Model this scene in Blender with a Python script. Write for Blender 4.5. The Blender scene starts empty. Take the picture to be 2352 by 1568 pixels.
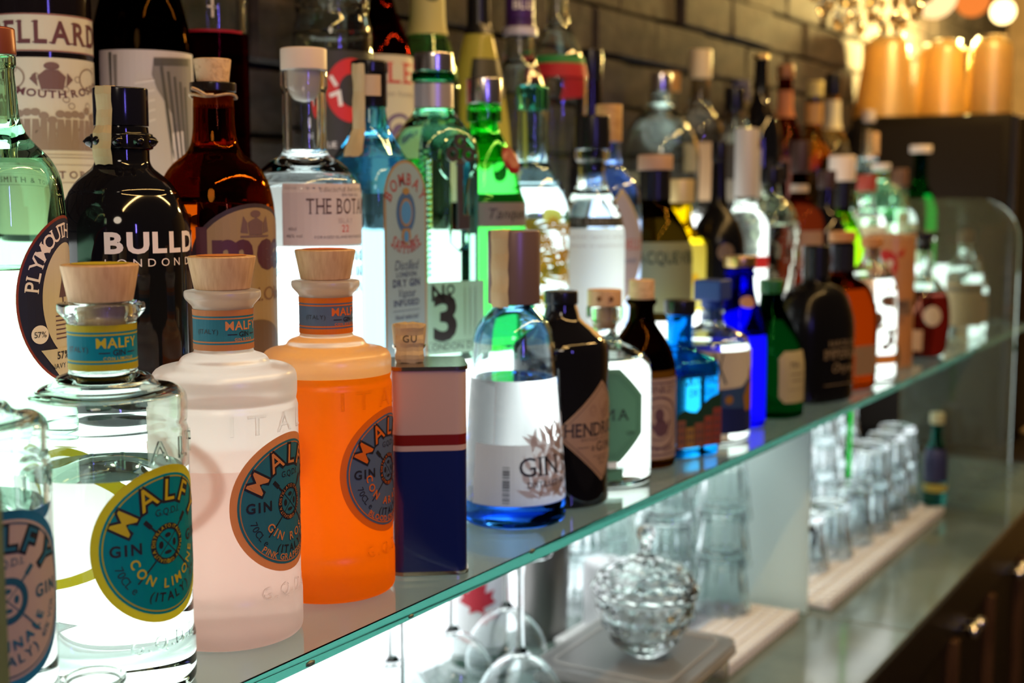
import bpy, bmesh, math, random
from mathutils import Vector, Matrix

random.seed(7)
sc = bpy.context.scene
C = sc.collection
PI = math.pi
R_ = math.radians

# ------------------------------------------------------------------ camera
FPX = 3000.0
AL = math.atan(344 / 3000.0)          # looking a little down
TH = R_(31.5)                         # shelf runs 31.5 degrees to the side of the view
CAM = Vector((0.0, -0.51, 0.28))      # shelf edge is y = 0, shelf top z = 0
dh = Vector((math.cos(TH), math.sin(TH), 0)); rt = Vector((math.sin(TH), -math.cos(TH), 0))
fw = dh * math.cos(AL) - Vector((0, 0, math.sin(AL)))
up = dh * math.sin(AL) + Vector((0, 0, math.cos(AL)))
cd = bpy.data.cameras.new('camera')
cd.sensor_fit = 'HORIZONTAL'; cd.sensor_width = 36; cd.lens = FPX * 36 / 2352
cd.clip_start = 0.02
cd.dof.use_dof = True; cd.dof.focus_distance = 0.82; cd.dof.aperture_fstop = 6.0
cam = bpy.data.objects.new('camera', cd); C.objects.link(cam)
M = Matrix((rt, up, -fw)).transposed().to_4x4(); M.translation = CAM
cam.matrix_world = M
sc.camera = cam

# ------------------------------------------------------------------ world, lamps, exposure
w = bpy.data.worlds.new('world'); sc.world = w; w.use_nodes = True
bg = w.node_tree.nodes['Background']
bg.inputs[0].default_value = (0.55, 0.42, 0.32, 1); bg.inputs[1].default_value = 0.07

def lamp(name, kind, loc, energy, color, target=None, size=None, size_y=None, radius=None):
    l = bpy.data.lights.new(name, kind); l.energy = energy; l.color = color
    if kind == 'AREA':
        l.shape = 'RECTANGLE' if size_y else 'DISK'; l.size = size; l.size_y = size_y or size
    elif radius: l.shadow_soft_size = radius
    o = bpy.data.objects.new(name, l); C.objects.link(o); o.location = loc
    if target is not None:
        o.rotation_euler = (Vector(target) - Vector(loc)).to_track_quat('-Z', 'Y').to_euler()
    return o
# warm lamps of the room on the guests' side, a string of small pendants over the bar and a violet neon tube
lamp('room_lamp', 'AREA', (-1.7, -1.5, 1.5), 14, (1, .82, .62), (.9, .1, .1), .7)
lamp('light_strip', 'AREA', (1.1, -.66, 1.25), 21, (1, .60, .20), (1.1, .1, .1), 2.6, .022)
lamp('neon_tube', 'AREA', (-.15, -1.7, .55), 5, (.22, .16, 1), (.9, .1, .2), .03, .5)
lamp('far_end_glow', 'POINT', (2.80, .02, .90), 24, (1, .62, .18), radius=.05)  # light of the chandelier
lamp('far_end_glow', 'POINT', (3.50, .24, .64), 170, (1, .72, .24), radius=.06)  # unseen warm light put behind the vases so they glow amber

sc.view_settings.view_transform = 'Standard'; sc.view_settings.look = 'None'
sc.view_settings.gamma = 1; sc.view_settings.exposure = 0.12
sc.view_settings.use_curve_mapping = False
cy = sc.cycles
cy.max_bounces = 13; cy.transmission_bounces = 12; cy.glossy_bounces = 4; cy.diffuse_bounces = 6
cy.transparent_max_bounces = 8
cy.sample_clamp_indirect = 4; cy.caustics_reflective = False; cy.caustics_refractive = True
cy.blur_glossy = 0.4
cy.use_adaptive_sampling = True; cy.adaptive_threshold = 0.03

# ------------------------------------------------------------------ materials
MC = {}
def nodes(name):
    m = bpy.data.materials.new(name); m.use_nodes = True
    nt = m.node_tree; nt.nodes.clear()
    out = nt.nodes.new('ShaderNodeOutputMaterial')
    return m, nt, out
def c4(c): return (c[0], c[1], c[2], 1)
def prin(nt, color, rough=.4, metal=0, trans=0, ior=1.45, coat=0, spec=.5):
    p = nt.nodes.new('ShaderNodeBsdfPrincipled')
    p.inputs['Base Color'].default_value = c4(color); p.inputs['Roughness'].default_value = rough
    p.inputs['Metallic'].default_value = metal; p.inputs['Transmission Weight'].default_value = trans
    p.inputs['IOR'].default_value = ior; p.inputs['Coat Weight'].default_value = coat
    p.inputs['Specular IOR Level'].default_value = spec
    return p
def mat(name, color, rough=.4, metal=0, coat=0, spec=.5):
    k = ('m', name)
    if k not in MC:
        m, nt, out = nodes(name); p = prin(nt, color, rough, metal, coat=coat, spec=spec)
        nt.links.new(p.outputs[0], out.inputs[0]); MC[k] = m
    return MC[k]
def noisy(name, c1, c2, scale=(1, 1, 1), ns=40, rough=.6, bump=0, detail=4, contrast=(.35, .65), metal=0, trans=0):
    """two-tone procedural surface (wood grain, stone, cork, paper)"""
    k = ('n', name)
    if k in MC: return MC[k]
    m, nt, out = nodes(name); p = prin(nt, c1, rough, metal)
    tc = nt.nodes.new('ShaderNodeTexCoord'); mp = nt.nodes.new('ShaderNodeMapping'); mp.inputs['Scale'].default_value = scale
    n = nt.nodes.new('ShaderNodeTexNoise'); n.inputs['Scale'].default_value = ns; n.inputs['Detail'].default_value = detail
    r = nt.nodes.new('ShaderNodeValToRGB'); e = r.color_ramp.elements
    e[0].position, e[1].position = contrast; e[0].color = c4(c1); e[1].color = c4(c2)
    L = nt.links.new
    L(tc.outputs['Object'], mp.inputs[0]); L(mp.outputs[0], n.inputs['Vector']); L(n.outputs[0], r.inputs[0]); L(r.outputs[0], p.inputs['Base Color'])
    if bump:
        b = nt.nodes.new('ShaderNodeBump'); b.inputs['Strength'].default_value = bump; b.inputs['Distance'].default_value = .004
        L(n.outputs[0], b.inputs['Height']); L(b.outputs[0], p.inputs['Normal'])
    L(p.outputs[0], out.inputs[0]); MC[k] = m
    return m
def glass(name, color=(1, 1, 1), rough=0.0, ior=1.45):
    k = ('g', name)
    if k not in MC:
        m, nt, out = nodes(name)
        g = nt.nodes.new('ShaderNodeBsdfGlass'); g.inputs[0].default_value = c4(color); g.inputs['Roughness'].default_value = rough; g.inputs['IOR'].default_value = ior
        nt.links.new(g.outputs[0], out.inputs[0]); MC[k] = m
    return MC[k]
def frost(name, color, tfac=.6, rough=.3, gloss=.06):
    """frosted glass: scatters the light that comes through it"""
    k = ('f', name)
    if k in MC: return MC[k]
    m, nt, out = nodes(name); L = nt.links.new
    t = nt.nodes.new('ShaderNodeBsdfTranslucent'); t.inputs[0].default_value = c4(color)
    g = nt.nodes.new('ShaderNodeBsdfGlass'); g.inputs[0].default_value = c4(color); g.inputs['Roughness'].default_value = rough; g.inputs['IOR'].default_value = 1.3
    d = nt.nodes.new('ShaderNodeBsdfDiffuse'); d.inputs[0].default_value = c4(color)
    s = nt.nodes.new('ShaderNodeBsdfGlossy'); s.inputs['Roughness'].default_value = .35
    a = nt.nodes.new('ShaderNodeMixShader'); a.inputs[0].default_value = tfac; L(g.outputs[0], a.inputs[1]); L(t.outputs[0], a.inputs[2])
    b = nt.nodes.new('ShaderNodeMixShader'); b.inputs[0].default_value = .12; L(a.outputs[0], b.inputs[1]); L(d.outputs[0], b.inputs[2])
    c = nt.nodes.new('ShaderNodeMixShader'); c.inputs[0].default_value = gloss; L(b.outputs[0], c.inputs[1]); L(s.outputs[0], c.inputs[2])
    L(c.outputs[0], out.inputs[0]); MC[k] = m
    return m
def paper(name, color, trans=.3, rough=.5, gloss=.04):
    k = ('p', name)
    if k in MC: return MC[k]
    m, nt, out = nodes(name); L = nt.links.new
    p = prin(nt, color, rough, spec=.3)
    t = nt.nodes.new('ShaderNodeBsdfTranslucent'); t.inputs[0].default_value = c4(color)
    a = nt.nodes.new('ShaderNodeMixShader'); a.inputs[0].default_value = trans; L(p.outputs[0], a.inputs[1]); L(t.outputs[0], a.inputs[2])
    L(a.outputs[0], out.inputs[0]); MC[k] = m
    return m
def emit(name, color, strength):
    k = ('e', name)
    if k not in MC:
        m, nt, out = nodes(name); e = nt.nodes.new('ShaderNodeEmission'); e.inputs[0].default_value = c4(color); e.inputs[1].default_value = strength
        nt.links.new(e.outputs[0], out.inputs[0]); MC[k] = m
    return MC[k]

CLEAR = glass('clear_glass', (.955, .985, .97))
BLACKG = mat('black_glass', (.004, .004, .006), .06, spec=.6)
BLACKP = mat('black_plastic', (.008, .008, .01), .25)
SILVER = mat('silver_metal', (.75, .72, .72), .22, 1)
GOLD = mat('gold_metal', (.75, .48, .16), .3, 1)
CHROME = mat('chrome', (.8, .8, .82), .08, 1)
WOOD = noisy('pale_wood', (.66, .43, .22), (.55, .33, .16), (6, 6, .6), 60, .55)
CORK = noisy('cork', (.68, .47, .26), (.42, .24, .11), (1, 1, 1), 190, .8, .3, contrast=(.5, .75))
SEAL = noisy('tax_strip_paper', (.62, .50, .28), (.48, .36, .18), (1, 1, .3), 60, .7)
CREAM = paper('cream_paper', (.72, .66, .50), .25)
WHITEP = paper('white_paper', (.80, .80, .78), .35)
INK = mat('black_ink', (.015, .015, .02), .5)
WHITEINK = mat('white_ink', (.78, .72, .70), .5)

# ------------------------------------------------------------------ mesh helpers
def link(name, me, parent=None, loc=None, rz=None):
    o = bpy.data.objects.new(name, me); C.objects.link(o)
    if parent is not None: o.parent = parent
    if loc is not None: o.location = loc
    if rz is not None: o.rotation_euler = (0, 0, rz)
    return o
def meshdata(name, v, f, mats, smooth=True, fm=None, sharp=38):
    me = bpy.data.meshes.new(name); me.from_pydata([tuple(p) for p in v], [], f)
    for m in (mats if isinstance(mats, (list, tuple)) else [mats]): me.materials.append(m)
    if fm: me.polygons.foreach_set('material_index', fm)
    if smooth:
        me.polygons.foreach_set('use_smooth', [True] * len(me.polygons))
        me.update()
        me.set_sharp_from_angle(angle=R_(sharp))
    me.update(); me.validate()
    return me
def mk(name, v, f, mats, parent=None, smooth=True, fm=None, loc=None, rz=None, sharp=38):
    return link(name, meshdata(name, v, f, mats, smooth, fm, sharp), parent, loc, rz)
def tag(o, label=None, cat=None, group=None, kind=None):
    if label: o['label'] = label
    if cat: o['category'] = cat
    if group: o['group'] = group
    if kind: o['kind'] = kind
    return o
def thing(name, label, cat, loc, rz=0, group=None):
    o = bpy.data.objects.new(name, None); C.objects.link(o)
    o.empty_display_size = .02; o.location = loc; o.rotation_euler = (0, 0, rz)
    return tag(o, label, cat, group)

def fil(pts, n=5):
    """polyline (r, z[, fillet]) -> rounded polyline"""
    out = []
    for i, p in enumerate(pts):
        fr = p[2] if len(p) > 2 else 0
        if fr <= 0 or i in (0, len(pts) - 1): out.append((p[0], p[1])); continue
        a = Vector(pts[i - 1][:2]); b = Vector(p[:2]); c = Vector(pts[i + 1][:2])
        u = (a - b); v = (c - b); lu, lv = u.length, v.length
        if lu < 1e-6 or lv < 1e-6: out.append((p[0], p[1])); continue
        t = min(fr, lu * .5, lv * .5); p0 = b + u / lu * t; p2 = b + v / lv * t
        for k in range(n + 1):
            s = k / n
            q = p0 * (1 - s) ** 2 + b * 2 * s * (1 - s) + p2 * s * s
            out.append((q.x, q.y))
    return out
def sq(shape, r, th):
    """cross-section point at radius r; shape None = round, (ax, ay, p) = rounded rectangle factors"""
    c, s = math.cos(th), math.sin(th)
    if not shape: return r * c, r * s
    ax, ay, p = shape
    k = 1.0 / ((abs(c) ** p + abs(s) ** p) ** (1.0 / p))
    return r * ax * c * k, r * ay * s * k
def lathe(prof, n=48, shape=None, blend=None, phase=0.0):
    """revolve (r,z) profile; blend(z) 0..1 mixes round -> rounded rectangle"""
    v, f, rings = [], [], []
    for (r, z) in prof:
        if r < 1e-5: rings.append([len(v)]); v.append((0, 0, z)); continue
        ring = []
        b = 1.0 if blend is None else blend(z)
        for i in range(n):
            th = 2 * PI * i / n + phase
            x0, y0 = r * math.cos(th), r * math.sin(th)
            if shape and b > 0:
                x1, y1 = sq(shape, r, th); x0, y0 = x0 + (x1 - x0) * b, y0 + (y1 - y0) * b
            ring.append(len(v)); v.append((x0, y0, z))
        rings.append(ring)
    for a, b in zip(rings, rings[1:]):
        if len(a) == 1 and len(b) == 1: continue
        for i in range(n):
            j = (i + 1) % n
            if len(a) == 1: f.append((a[0], b[j], b[i]))
            elif len(b) == 1: f.append((a[i], a[j], b[0]))
            else: f.append((a[i], a[j], b[j], b[i]))
    return v, f
def offset_in(prof, wall, rmax=None, zneck=None):
    out = []
    for i, p in enumerate(prof):
        a = Vector(prof[max(i - 1, 0)]); c = Vector(prof[min(i + 1, len(prof) - 1)])
        t = c - a
        if t.length < 1e-9: t = Vector((0, 1))
        t.normalize(); nrm = Vector((t.y, -t.x))
        q = Vector(p) - nrm * wall
        r = max(q.x, .0015)
        if rmax and q.y > zneck: r = min(r, rmax)
        out.append((r, q.y))
    return out
def shell(prof, wall, level, rneck, zneck):
    """closed glass body: outer profile, then cavity down to the liquid level; below it the body is filled"""
    inner = [p for p in offset_in(prof, wall, rneck, zneck) if p[1] > level + .001]
    top = prof[-1]
    inn = [(min(rneck, top[0] - .001), top[1])]
    zl = top[1]
    for p in reversed(inner):
        if p[1] < zl - 1e-4: inn.append(p); zl = p[1]
    rl = inn[-1][0]
    return list(prof) + inn + [(rl, level), (0, level)]
def prof_r(prof):
    pts = sorted([(z, r) for r, z in prof if r > .002])
    def f(z):
        if z <= pts[0][0]: return pts[0][1]
        for (z0, r0), (z1, r1) in zip(pts, pts[1:]):
            if z0 <= z <= z1: return r0 if z1 - z0 < 1e-7 else r0 + (r1 - r0) * (z - z0) / (z1 - z0)
        return pts[-1][1]
    return f
def box(x0, x1, y0, y1, z0, z1):
    v = [(x, y, z) for x in (x0, x1) for y in (y0, y1) for z in (z0, z1)]
    f = [(0, 1, 3, 2), (4, 6, 7, 5), (0, 4, 5, 1), (2, 3, 7, 6), (0, 2, 6, 4), (1, 5, 7, 3)]
    return v, f
def bevel_box(x0, x1, y0, y1, z0, z1, b, seg=2):
    bm = bmesh.new(); v, f = box(x0, x1, y0, y1, z0, z1)
    vs = [bm.verts.new(p) for p in v]
    for q in f: bm.faces.new([vs[i] for i in q])
    bmesh.ops.recalc_face_normals(bm, faces=bm.faces)
    bmesh.ops.bevel(bm, geom=list(bm.edges), offset=b, segments=seg, affect='EDGES', profile=.5)
    return dump(bm)
def dump(bm):
    bm.verts.index_update()
    v = [tuple(p.co) for p in bm.verts]; f = [tuple(q.index for q in p.verts) for p in bm.faces]
    bm.free(); return v, f
def join(*parts):
    v, f = [], []
    for pv, pf in parts:
        o = len(v); v += list(pv); f += [tuple(i + o for i in q) for q in pf]
    return v, f
def shift(p, d): return [(a + d[0], b + d[1], c + d[2]) for a, b, c in p[0]], p[1]
def tube(pts, r, n=8):
    """tube along 3D points, radius number or list"""
    v, f = [], []
    rs = r if isinstance(r, (list, tuple)) else [r] * len(pts)
    P = [Vector(p) for p in pts]
    prev = None
    for i, p in enumerate(P):
        t = (P[min(i + 1, len(P) - 1)] - P[max(i - 1, 0)]).normalized()
        a = Vector((0, 0, 1)) if abs(t.z) < .9 else Vector((1, 0, 0))
        s = t.cross(a).normalized(); u = s.cross(t)
        for k in range(n):
            th = 2 * PI * k / n
            v.append(p + (s * math.cos(th) + u * math.sin(th)) * rs[i])
    for i in range(len(P) - 1):
        for k in range(n):
            j = (k + 1) % n
            f.append((i * n + k, i * n + j, (i + 1) * n + j, (i + 1) * n + k))
    f.append(tuple(range(n - 1, -1, -1))); f.append(tuple((len(P) - 1) * n + k for k in range(n)))
    return v, f

# ------------------------------------------------------------------ flat print: polygons and letters, bent round the bottles
def poly(pts): return [(p[0], p[1]) for p in pts], [tuple(range(len(pts)))]
def rect(x0, x1, y0, y1): return poly([(x0, y0), (x1, y0), (x1, y1), (x0, y1)])
def disc(cx, cy, rx, ry=None, n=48): 
    ry = ry or rx
    return poly([(cx + rx * math.cos(2 * PI * i / n), cy + ry * math.sin(2 * PI * i / n)) for i in range(n)])
def ring(cx, cy, r0, r1, n=48, ky=1.0):
    v, f = [], []
    for i in range(n):
        c, s = math.cos(2 * PI * i / n), math.sin(2 * PI * i / n)
        v += [(cx + r0 * c, cy + r0 * s * ky), (cx + r1 * c, cy + r1 * s * ky)]
    for i in range(n):
        j = (i + 1) % n; f.append((2 * i, 2 * i + 1, 2 * j + 1, 2 * j))
    return v, f
def stroke(x0, y0, x1, y1, w):
    d = Vector((x1 - x0, y1 - y0)); d.normalize(); n = Vector((-d.y, d.x)) * w * .5
    return poly([(x0 + n.x, y0 + n.y), (x0 - n.x, y0 - n.y), (x1 - n.x, y1 - n.y), (x1 + n.x, y1 + n.y)])
def merge2(parts):
    v, f = [], []
    for pv, pf in parts:
        o = len(v); v += list(pv); f += [tuple(i + o for i in q) for q in pf]
    return v, f
GC = {}
def glyph(ch, bold):
    k = (ch, bold)
    if k not in GC:
        cu = bpy.data.curves.new('g', 'FONT'); cu.body = ch; cu.size = 1; cu.resolution_u = 3; cu.offset = bold; cu.fill_mode = 'FRONT'
        o = bpy.data.objects.new('g', cu); me = o.to_mesh()
        v = [(p.co.x, p.co.y) for p in me.vertices]; f = [tuple(p.vertices) for p in me.polygons]
        o.to_mesh_clear(); bpy.data.objects.remove(o); bpy.data.curves.remove(cu)
        xs = [p[0] for p in v] or [0]
        GC[k] = (v, f, min(xs), max(xs))
    return GC[k]
CAPH = None
SER = {'A': ('', 'LR'), 'B': ('L', 'L'), 'D': ('L', 'L'), 'E': ('L', 'L'), 'F': ('L', 'L'), 'H': ('LR', 'LR'), 'I': ('M', 'M'), 'K': ('LR', 'LR'), 'L': ('L', 'L'),
       'M': ('LR', 'LR'), 'N': ('LR', 'LR'), 'P': ('L', 'L'), 'R': ('L', 'LR'), 'T': ('', 'M'), 'U': ('LR', ''), 'V': ('LR', ''), 'X': ('LR', 'LR'), 'Y': ('LR', 'M')}
def letters(s, h, track=.14, bold=0.0, sx=1.0, serif=False, slant=0.0, space=.45, fat=0.0):
    """list of (glyph verts, faces, x centre) for a line with capital height h, centred on x = 0"""
    global CAPH
    if CAPH is None:
        g = glyph('H', 0.0); CAPH = max(p[1] for p in g[0])
    k = h / CAPH; out = []; x = 0
    for ch in s:
        if ch == ' ': x += space * h * sx; continue
        v, f, a, b = glyph(ch, bold); wd = (b - a) * k * sx
        if fat:
            cy0 = (min(p[1] for p in v) + max(p[1] for p in v)) / 2
            v, f, _a, _b = glyph(ch, bold + fat); cy1 = (min(p[1] for p in v) + max(p[1] for p in v)) / 2
            v = [(p[0] - (_a + _b) / 2 + (a + b) / 2, p[1] - cy1 + cy0) for p in v]
        q = [((p[0] - (a + b) / 2) * k * sx + slant * p[1] * k, p[1] * k) for p in v]; ff = list(f)
        if serif and ch in SER:
            q = list(q); sw, sh = .17 * h, .055 * h
            for where, y in ((SER[ch][0], h), (SER[ch][1], 0)):
                for pos in where:
                    cx = {'L': -wd / 2 + .07 * h, 'R': wd / 2 - .07 * h, 'M': 0}[pos]
                    y0, y1 = (y - sh, y) if y else (0, sh)
                    o = len(q); q += [(cx - sw, y0), (cx + sw, y0), (cx + sw, y1), (cx - sw, y1)]; ff.append((o, o + 1, o + 2, o + 3))
            wd += .06 * h
        out.append([q, ff, x + wd / 2]); x += wd + track * h
    x -= track * h
    for g in out: g[2] -= x / 2
    return out, x
def line(s, h, cx=0, cy=0, align='C', width=None, **kw):
    gl, w = letters(s, h, **kw)
    if width:
        kk = width / w
        gl = [[[(p[0] * kk, p[1]) for p in g[0]], g[1], g[2] * kk] for g in gl]; w = width
    ox = cx + (w / 2 if align == 'L' else -w / 2 if align == 'R' else 0)
    return merge2([([(p[0] + g[2] + ox, p[1] + cy) for p in g[0]], g[1]) for g in gl])
def arc(s, h, rad, mid, cx=0, cy=0, top=True, **kw):
    """letters on a circle; mid = angle (degrees, 90 = top) of the middle"""
    gl, w = letters(s, h, **kw); parts = []
    for q, f, x in gl:
        if top:
            a = R_(mid) - x / rad; ca, sa = math.cos(a - PI / 2), math.sin(a - PI / 2)
            bx, by = cx + rad * math.cos(a), cy + rad * math.sin(a)
        else:
            a = R_(mid) + x / (rad); ca, sa = math.cos(a + PI / 2), math.sin(a + PI / 2)
            bx, by = cx + rad * math.cos(a), cy + rad * math.sin(a)
        parts.append(([(bx + p[0] * ca - p[1] * sa, by + p[0] * sa + p[1] * ca) for p in q], f))
    return merge2(parts)
def scaled(p, s, dx=0, dy=0): return [(a * s + dx, b * s + dy) for a, b in p[0]], p[1]
def strips(p, step, hor=0):
    bm = bmesh.new(); vs = [bm.verts.new((a, b, 0)) for a, b in p[0]]
    for q in p[1]:
        try: bm.faces.new([vs[i] for i in q])
        except ValueError: pass
    xs = [a for a, b in p[0]]
    x = math.floor(min(xs) / step) * step + step
    while x < max(xs):
        bmesh.ops.bisect_plane(bm, geom=bm.verts[:] + bm.edges[:] + bm.faces[:], plane_co=(x, 0, 0), plane_no=(1, 0, 0), dist=1e-7)
        x += step
    if len(p[1]) < 60 and hor:
        ys = [b for a, b in p[0]]; y = math.floor(min(ys) / hor) * hor + hor
        while y < max(ys):
            bmesh.ops.bisect_plane(bm, geom=bm.verts[:] + bm.edges[:] + bm.faces[:], plane_co=(0, y, 0), plane_no=(0, 1, 0), dist=1e-7)
            y += hor
    ng = [q for q in bm.faces if len(q.verts) > 4]
    if ng: bmesh.ops.triangulate(bm, faces=ng)
    v, f = dump(bm)
    return [(a, b) for a, b, _ in v], f
def around(rf, az, z0):
    """(u,v,off) -> on a turned body with radius rf(z); az degrees from the front (-Y)"""
    r0 = rf(z0)
    def m(u, v, off):
        th = R_(az) + u / r0; z = z0 + v; r = rf(z) + off
        return (r * math.sin(th), -r * math.cos(th), z)
    m.step = r0 * .12
    return m
def onface(dist, az, z0, u0=0, tilt=0.0):
    """(u,v,off) -> on a flat side at distance dist"""
    a = R_(az)
    def m(u, v, off):
        x, y = u + u0, -(dist + off - tilt * v)
        return (x * math.cos(a) - y * math.sin(a), x * math.sin(a) + y * math.cos(a), z0 + v)
    m.step = None
    return m
def stick(name, shapes, mp, off, material, parent):
    """print or label: 2D shapes laid on a surface"""
    p = merge2(shapes) if isinstance(shapes, list) else shapes
    if mp.step: p = strips(p, mp.step, .008)
    v = [mp(a, b, off) for a, b in p[0]]
    o = mk(name, v, p[1], material, parent, smooth=False)
    if any(k in name for k in ('letter', 'print', 'engraving', 'drawing', 'barcode', 'windows', 'ribbon', 'crest')): o['kind'] = 'stuff'
    return o
def raised(name, shapes, mp, h, material, parent):
    """letters standing out of the glass, closed all round"""
    p = strips(merge2(shapes), mp.step or .004); n = len(p[0])
    v = [mp(a, b, h) for a, b in p[0]] + [mp(a, b, -.0006) for a, b in p[0]]
    cnt = {}
    for q in p[1]:
        for i in range(len(q)):
            e = (q[i], q[(i + 1) % len(q)]); k = (min(e), max(e)); cnt.setdefault(k, []).append(e)
    f = [tuple(q) for q in p[1]] + [tuple(i + n for i in reversed(q)) for q in p[1]]
    for es in cnt.values():
        if len(es) == 1: a, b = es[0]; f.append((b, a, a + n, b + n))
    o = mk(name, v, f, material, parent, smooth=False); o['kind'] = 'stuff'
    return o

# ------------------------------------------------------------------ the setting
T2, T3 = .12, .24                      # heights of the two lit steps behind the shelf
Y2, Y3, YW = .135, .29, .47            # their front faces, and the wall
LIGHT = emit('lit_acrylic', (.94, 1.0, .97), 2.6)
LIGHT_LOW = emit('lit_acrylic_low', (.93, .97, 1.0), 1.8)
STONE = noisy('dark_stone', (.036, .0245, .0195), (.015, .0105, .0085), (1, 1, 2), 26, .85, .9)
MORTAR = noisy('dark_mortar', (.016, .0125, .011), (.010, .008, .007), (1, 1, 1), 60, .95)
wall = tag(mk('wall_back', *box(-.6, 5.0, YW, YW + .06, -1.1, 1.7), MORTAR, smooth=False), kind='structure', label='dark split brick wall behind the bottles', cat='wall')
bvars = []
for i in range(5):
    v, f = bevel_box(-.1065, .1065, -.014 - .0035 * i, .004, -.0358, .0358, .0045, 1)
    v = [(a + random.uniform(-.002, .002), b + random.uniform(-.0025, .0025) * (b < 0), c + random.uniform(-.0015, .0015)) for a, b, c in v]
    bvars.append(meshdata('brick', v, f, STONE, smooth=False))
for rrow in range(9):
    zc = .225 + .0755 * rrow
    for k in range(23):
        xc = -.05 + .218 * k + (.109 if rrow % 2 else 0) + random.uniform(-.006, .006)
        o = link('brick', random.choice(bvars), wall, (xc, YW + .002, zc))
        o.rotation_euler = (0, random.choice((0, PI)), random.uniform(-.012, .012))
tag(mk('floor', *box(-3, 5, -3.5, .6, -1.12, -1.1), noisy('dark_floor', (.03, .022, .018), (.02, .015, .012), (1, 1, 1), 8, .5), smooth=False), kind='structure')
tag(mk('wall_right', *box(5.0, 5.06, -3.5, .6, -1.1, 1.7), noisy('warm_plaster', (.22, .14, .08), (.17, .11, .06), (1, 1, 1), 12, .9), smooth=False), kind='structure')

# glass shelf with a frosted film under it
SHG = glass('shelf_glass', (.97, 1, .99), 0, 1.5)
_nt = SHG.node_tree; _va = _nt.nodes.new('ShaderNodeVolumeAbsorption'); _va.inputs[0].default_value = (0, .42, .36, 1); _va.inputs[1].default_value = 20
_nt.links.new(_va.outputs[0], [n for n in _nt.nodes if n.type == 'OUTPUT_MATERIAL'][0].inputs['Volume'])
FILM = paper('frosted_film', (.97, .98, .97), .75, .5)
def glass_shelf(label, x0, x1):
    t = thing('glass_shelf', label, 'shelf', (0, 0, 0))
    v, f = bevel_box(x0, x1, 0, Y2 - .001, -.010, 0, .0007, 1)
    mk('glass_sheet', v, f, SHG, t, smooth=False)
    mk('frosted_film', *box(x0, x1, .006, Y2 - .001, -.0112, -.0106), FILM, t, smooth=False)
    return t
sh = glass_shelf('thick glass shelf with a green chipped edge carrying the front bottles', -.5, 2.434)
glass_shelf('short length of glass shelf beyond the rounded end panel', 2.448, 2.98)
CHIP = mat('chipped_glass', (.10, .16, .14), .25)
for x, s in ((.595, .0030), (.70, .0022), (.862, .0030), (1.03, .0016)):
    bm = bmesh.new(); bmesh.ops.create_icosphere(bm, subdivisions=1, radius=s)
    v, f = dump(bm); v = [(a * 1.6 + x, b * .5 - .0003, c * .7 - (.0074 if s in (.0022,) or x == .595 else .0006)) for a, b, c in v]
    mk('edge_chip', v, f, CHIP, sh, smooth=False)
# lit steps
def lit_step(label, y0, y1, z0, z1):
    t = thing('lit_step', label, 'display step', (0, 0, 0))
    mk('riser_panel', *box(-.5, 2.98, y0, y0 + .006, z0, z1 - .006), LIGHT, t, smooth=False)
    mk('tread_panel', *box(-.5, 2.98, y0, y1, z1 - .006, z1), LIGHT, t, smooth=False)
lit_step('glowing white step directly behind the glass shelf', Y2, Y3, -.010, T2)
lit_step('upper glowing white step along the brick wall', Y3, YW - .022, T2 + .0005, T3)

# lower compartment
ZC = -.304
COUNT = noisy('counter_glass', (.16, .21, .185), (.11, .15, .13), (1, 1, 1), 9, .12)
YB = .41
for a, b, lb in ((-.5, 1.7185, 'smoky green glass counter under the wine glasses'), (1.7215, 2.95, 'smoky green glass counter past the upright divider')):
    o = mk('glass_counter', *bevel_box(a, b, -.082, YB, ZC - .010, ZC, .001, 1), COUNT, smooth=False); tag(o, lb, 'counter')
tag(mk('counter_seam', *box(1.7186, 1.7214, -.081, YB, ZC - .010, ZC - .001), mat('seam_brass', (.30, .22, .10), .4, .6), smooth=False), 'thin brass seam between the two counter sheets', 'strip')
tag(mk('backlight_panel', *box(-.5, 2.95, YB + .001, YB + .008, ZC - .01, -.013), LIGHT_LOW, smooth=False), 'bright white backlit panel behind the glassware under the shelf', 'light panel')
tag(mk('bay_divider', *bevel_box(1.716, 1.724, .062, YB - .001, ZC + .0005, -.0118, .001, 1), paper('frosted_divider', (.80, .90, .87), .6, .3), smooth=False), 'pale frosted upright divider between the two glassware bays', 'divider')
hk = mk('divider_clip', *join(tube([(1.720, .0605, -.185), (1.720, .0535, -.185), (1.720, .0535, -.206)], .003, 8), shift(bevel_box(-.004, .004, -.004, .004, -.004, .004, .001, 1), (1.72, .0575, -.183))), mat('clip_black', (.01, .01, .01), .3))
tag(hk, 'small black clip on the front of the frosted divider', 'clip')
# base cabinet
t = thing('base_cabinet', 'dark bar cabinet with wooden door frames below the counter', 'cabinet', (0, 0, 0))
mk('carcass', *box(-.5, 3.4, -.068, YB, -1.1, ZC - .0101), mat('carcass_black', (.008, .007, .007), .5), t, smooth=False)
mk('front_rail', *bevel_box(-.5, 3.4, -.0805, -.068, ZC - .085, ZC - .0105, .002, 1), mat('rail_black', (.010, .008, .008), .3), t, smooth=False)
DW = noisy('cabinet_wood', (.11, .055, .025), (.06, .028, .012), (9, 9, 1), 16, .45)
for i, x in enumerate((1.72, 1.985, 2.25, 2.52)):
    mk('door_stile', *bevel_box(x - .011, x + .011, -.088, -.068, -.95, ZC - .090, .003, 1), DW, t, smooth=False)
    mk('door_panel', *box(x + .012, x + .250, -.074, -.068, -.95, ZC - .092), mat('door_panel_dark', (.010, .007, .005), .4), t, smooth=False)
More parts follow.
